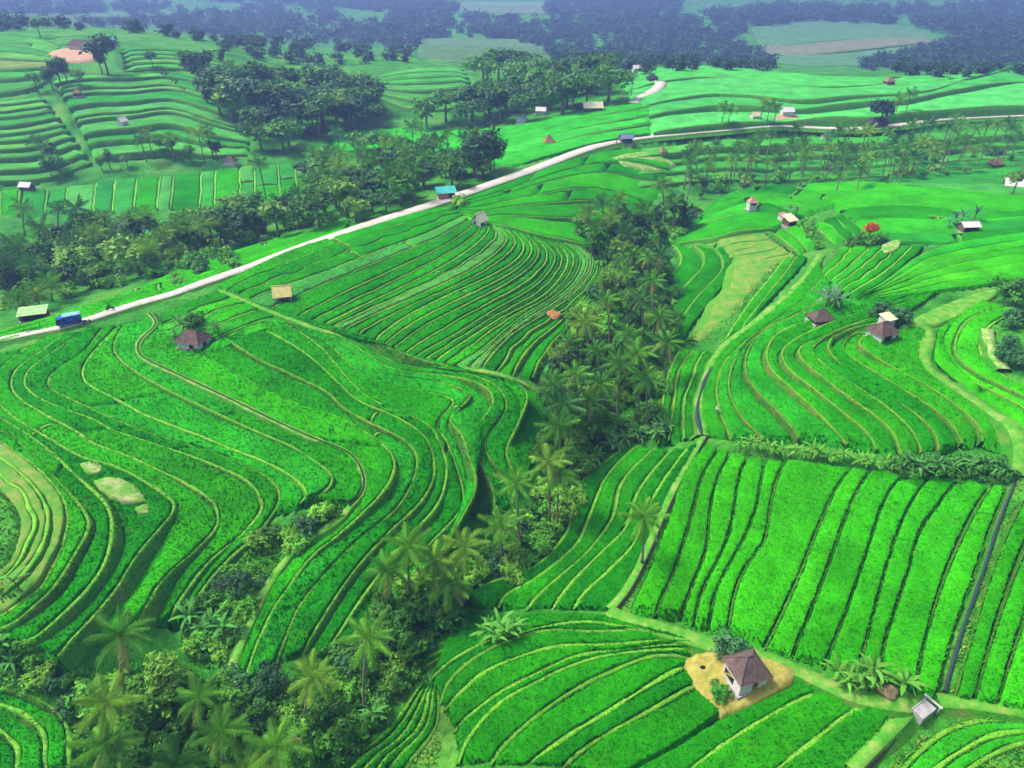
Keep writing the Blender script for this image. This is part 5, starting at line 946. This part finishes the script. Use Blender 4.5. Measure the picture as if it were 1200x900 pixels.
def m_person(name, shirt, pants, skin=(.30, .17, .10), z1=.84, z2=1.44):
    m, nt, b = mat_new(name); tc = nt.nodes.new('ShaderNodeTexCoord'); s = nt.nodes.new('ShaderNodeSeparateXYZ'); nt.links.new(tc.outputs['Object'], s.inputs['Vector']); r = nt.nodes.new('ShaderNodeMath'); r.operation = 'DIVIDE'; r.inputs[1].default_value = 2.0; nt.links.new(s.outputs['Z'], r.inputs[0])
    x = nt.nodes.new('ShaderNodeValToRGB'); x.color_ramp.interpolation = 'CONSTANT'; e = x.color_ramp.elements; e.new(.5); e.new(.7)
    for q, (pp, c) in zip(e, ((0, skin), (.05, pants), (z1 / 2, shirt), (z2 / 2, skin))): pass
    e.new(.9) if len(e) < 4 else None
    for q, (pp, c) in zip(e, ((0, skin), (.045, pants), (z1 / 2, shirt), (z2 / 2, skin))): q.position = pp; q.color = (*c, 1)
    nt.links.new(r.outputs[0], x.inputs['Fac']); nt.links.new(x.outputs['Color'], b.inputs['Base Color']); return m
STAND = ([(0, 0, .92), (0, 0, 1.15), (0, 0, 1.38), (0, 0, 1.48), (.02, 0, 1.60), (.03, 0, 1.70), (0, .10, .88), (.03, .11, .48), (0, .12, .08), (.12, .12, .03), (0, -.10, .88), (.03, -.11, .48), (0, -.12, .08), (.12, -.12, .03), (0, .20, 1.36), (.02, .27, 1.08), (.14, .26, .86), (.2, .25, .78), (0, -.20, 1.36), (.02, -.27, 1.08), (.14, -.26, .86), (.2, -.25, .78)],
 [(0, 1), (1, 2), (2, 3), (3, 4), (4, 5), (0, 6), (6, 7), (7, 8), (8, 9), (0, 10), (10, 11), (11, 12), (12, 13), (2, 14), (14, 15), (15, 16), (16, 17), (2, 18), (18, 19), (19, 20), (20, 21)],
 [.15, .14, .15, .06, .10, .085, .10, .07, .045, .04, .10, .07, .045, .04, .07, .05, .035, .03, .07, .05, .035, .03])
RIDE = ([(-.3, 0, .84), (-.26, 0, 1.08), (-.18, 0, 1.28), (-.15, 0, 1.38), (-.12, 0, 1.50), (-.11, 0, 1.60), (-.25, .10, .82), (.15, .17, .72), (.08, .17, .38), (.2, .17, .33), (-.25, -.10, .82), (.15, -.17, .72), (.08, -.17, .38), (.2, -.17, .33), (-.18, .20, 1.26), (.05, .27, 1.08), (.34, .30, 1.02), (.42, .3, 1.0), (-.18, -.20, 1.26), (.05, -.27, 1.08), (.34, -.30, 1.02), (.42, -.3, 1.0)], STAND[1], STAND[2])
def skin_person(loc, rz, label, pose, mat):
    me = bpy.data.meshes.new('body'); me.from_pydata(pose[0], pose[1], []); me.materials.append(mat); o = empty('person', loc, rz, .7); tag(o, label, 'person'); ob = mobj('body', me, o); ob.modifiers.new('skin', 'SKIN')
    if not me.skin_vertices: 
        bpy.context.view_layer.objects.active = ob; bpy.ops.mesh.customdata_skin_add()
    d = me.skin_vertices[0].data
    for i, v in enumerate(d): v.radius = (pose[2][i], pose[2][i])
    d[0].use_root = True; s = ob.modifiers.new('sub', 'SUBSURF'); s.levels = 1; s.render_levels = 1
    hp = pose[0][5]; MB().tube([(hp[0], 0, hp[2] + .0), (hp[0], 0, hp[2] + .05), (hp[0], 0, hp[2] + .16)], [.24, .16, .02], 12).build('hat', M['straw'] if 'hat' in label else M['rubber'], o, True)
    return o
m1, p, ra = motorbike((134, 368), 'dark motorbike coming down the road behind the blue truck', .6, 0)
skin_person((m1.location.x, m1.location.y, m1.location.z), m1.rotation_euler.z, 'motorbike rider in dark clothes on the concrete road', RIDE, m_person('dark_clothes', (.04, .04, .05), (.03, .03, .06), z1=.86, z2=1.36))
motorbike((716, 169), 'parked motorbike beside the blue grey roadside stall', -1.6, .4); motorbike((108, 377), 'parked motorbike on the verge in front of the blue truck', -1.6, .2)
B = at1(839, 486); skin_person((B[0], B[1], B[2] + .3), R(200), 'farmer in white top and straw hat standing by the canal', STAND, m_person('white_top', (.75, .75, .72), (.05, .25, .25)))
# ------------------------------------------------------------------ labels that single each plant out: counted off from a landmark
ORD = 'first second third fourth fifth sixth seventh eighth ninth tenth eleventh twelfth thirteenth fourteenth fifteenth sixteenth seventeenth eighteenth nineteenth twentieth'.split()
ORD += ['twenty-' + q for q in ORD[:9]] + ['thirtieth'] + ['thirty-' + q for q in ORD[:9]]
LM = {'hut': ('the tiled hut', at1(871, 797)), 'flame': ('the flame tree', at1(1017, 283)), 'truck': ('the blue truck', at1(86, 381)), 'teal': ('the teal roof', at1(523, 233)), 'yard': ('the hilltop house', at1(96, 59)), 'shed': ('the long shed', at1(694, 131)), 'tile': ('the low-roofed hut', at1(229, 405))}
NEAR = {'across the road': 'truck', 'in the roadside grove': 'teal', 'at the gully head': 'flame', 'in the palm belt': 'flame', 'in the roadside fields': 'flame', 'on the far hill': 'yard', 'in the dark wood': 'shed', 'in the lower wood': 'shed', 'along the road edge': 'truck', 'under the flame tree': 'truck', 'beside the low-roofed hut': 'truck', 'in the shrubby hollow': 'tile', 'above the dark hollow': 'tile', 'beside the dark rice hollow': 'tile', 'above the gully grove': 'tile'}
by = {}
for o, what, where in REG: by.setdefault((what, where), []).append(o)
for (what, where), os_ in by.items():
    if len(os_) < 2: continue
    nm, L_ = LM[NEAR.get(where, 'hut')]
    for k_, o in enumerate(sorted(os_, key=lambda q: math.hypot(q.location.x - L_[0], q.location.y - L_[1]))): o['label'] = f"{what} {where}, {ORD[k_]} from {nm}"
# ------------------------------------------------------------------ the hazy air
hb = MB().box(-3700, 3700, -60, 4300, -75, 75); hm = bpy.data.materials.new('blue_haze'); hm.use_nodes = True
hn = hm.node_tree.nodes; hn.remove(hn['Principled BSDF']); pv = hn.new('ShaderNodeVolumePrincipled')
pv.inputs['Color'].default_value = (.30, .46, 1.0, 1); pv.inputs['Density'].default_value = .00072; pv.inputs['Anisotropy'].default_value = .2
hm.node_tree.links.new(pv.outputs['Volume'], hn['Material Output'].inputs['Volume'])
stuff(hb.build('haze', hm), 'pale blue haze lying over the valley')
print('paddies', N_PADDY, 'objects', len(bpy.data.objects), 'tris', sum(len(m.loops) - 2 * len(m.polygons) for m in bpy.data.meshes))
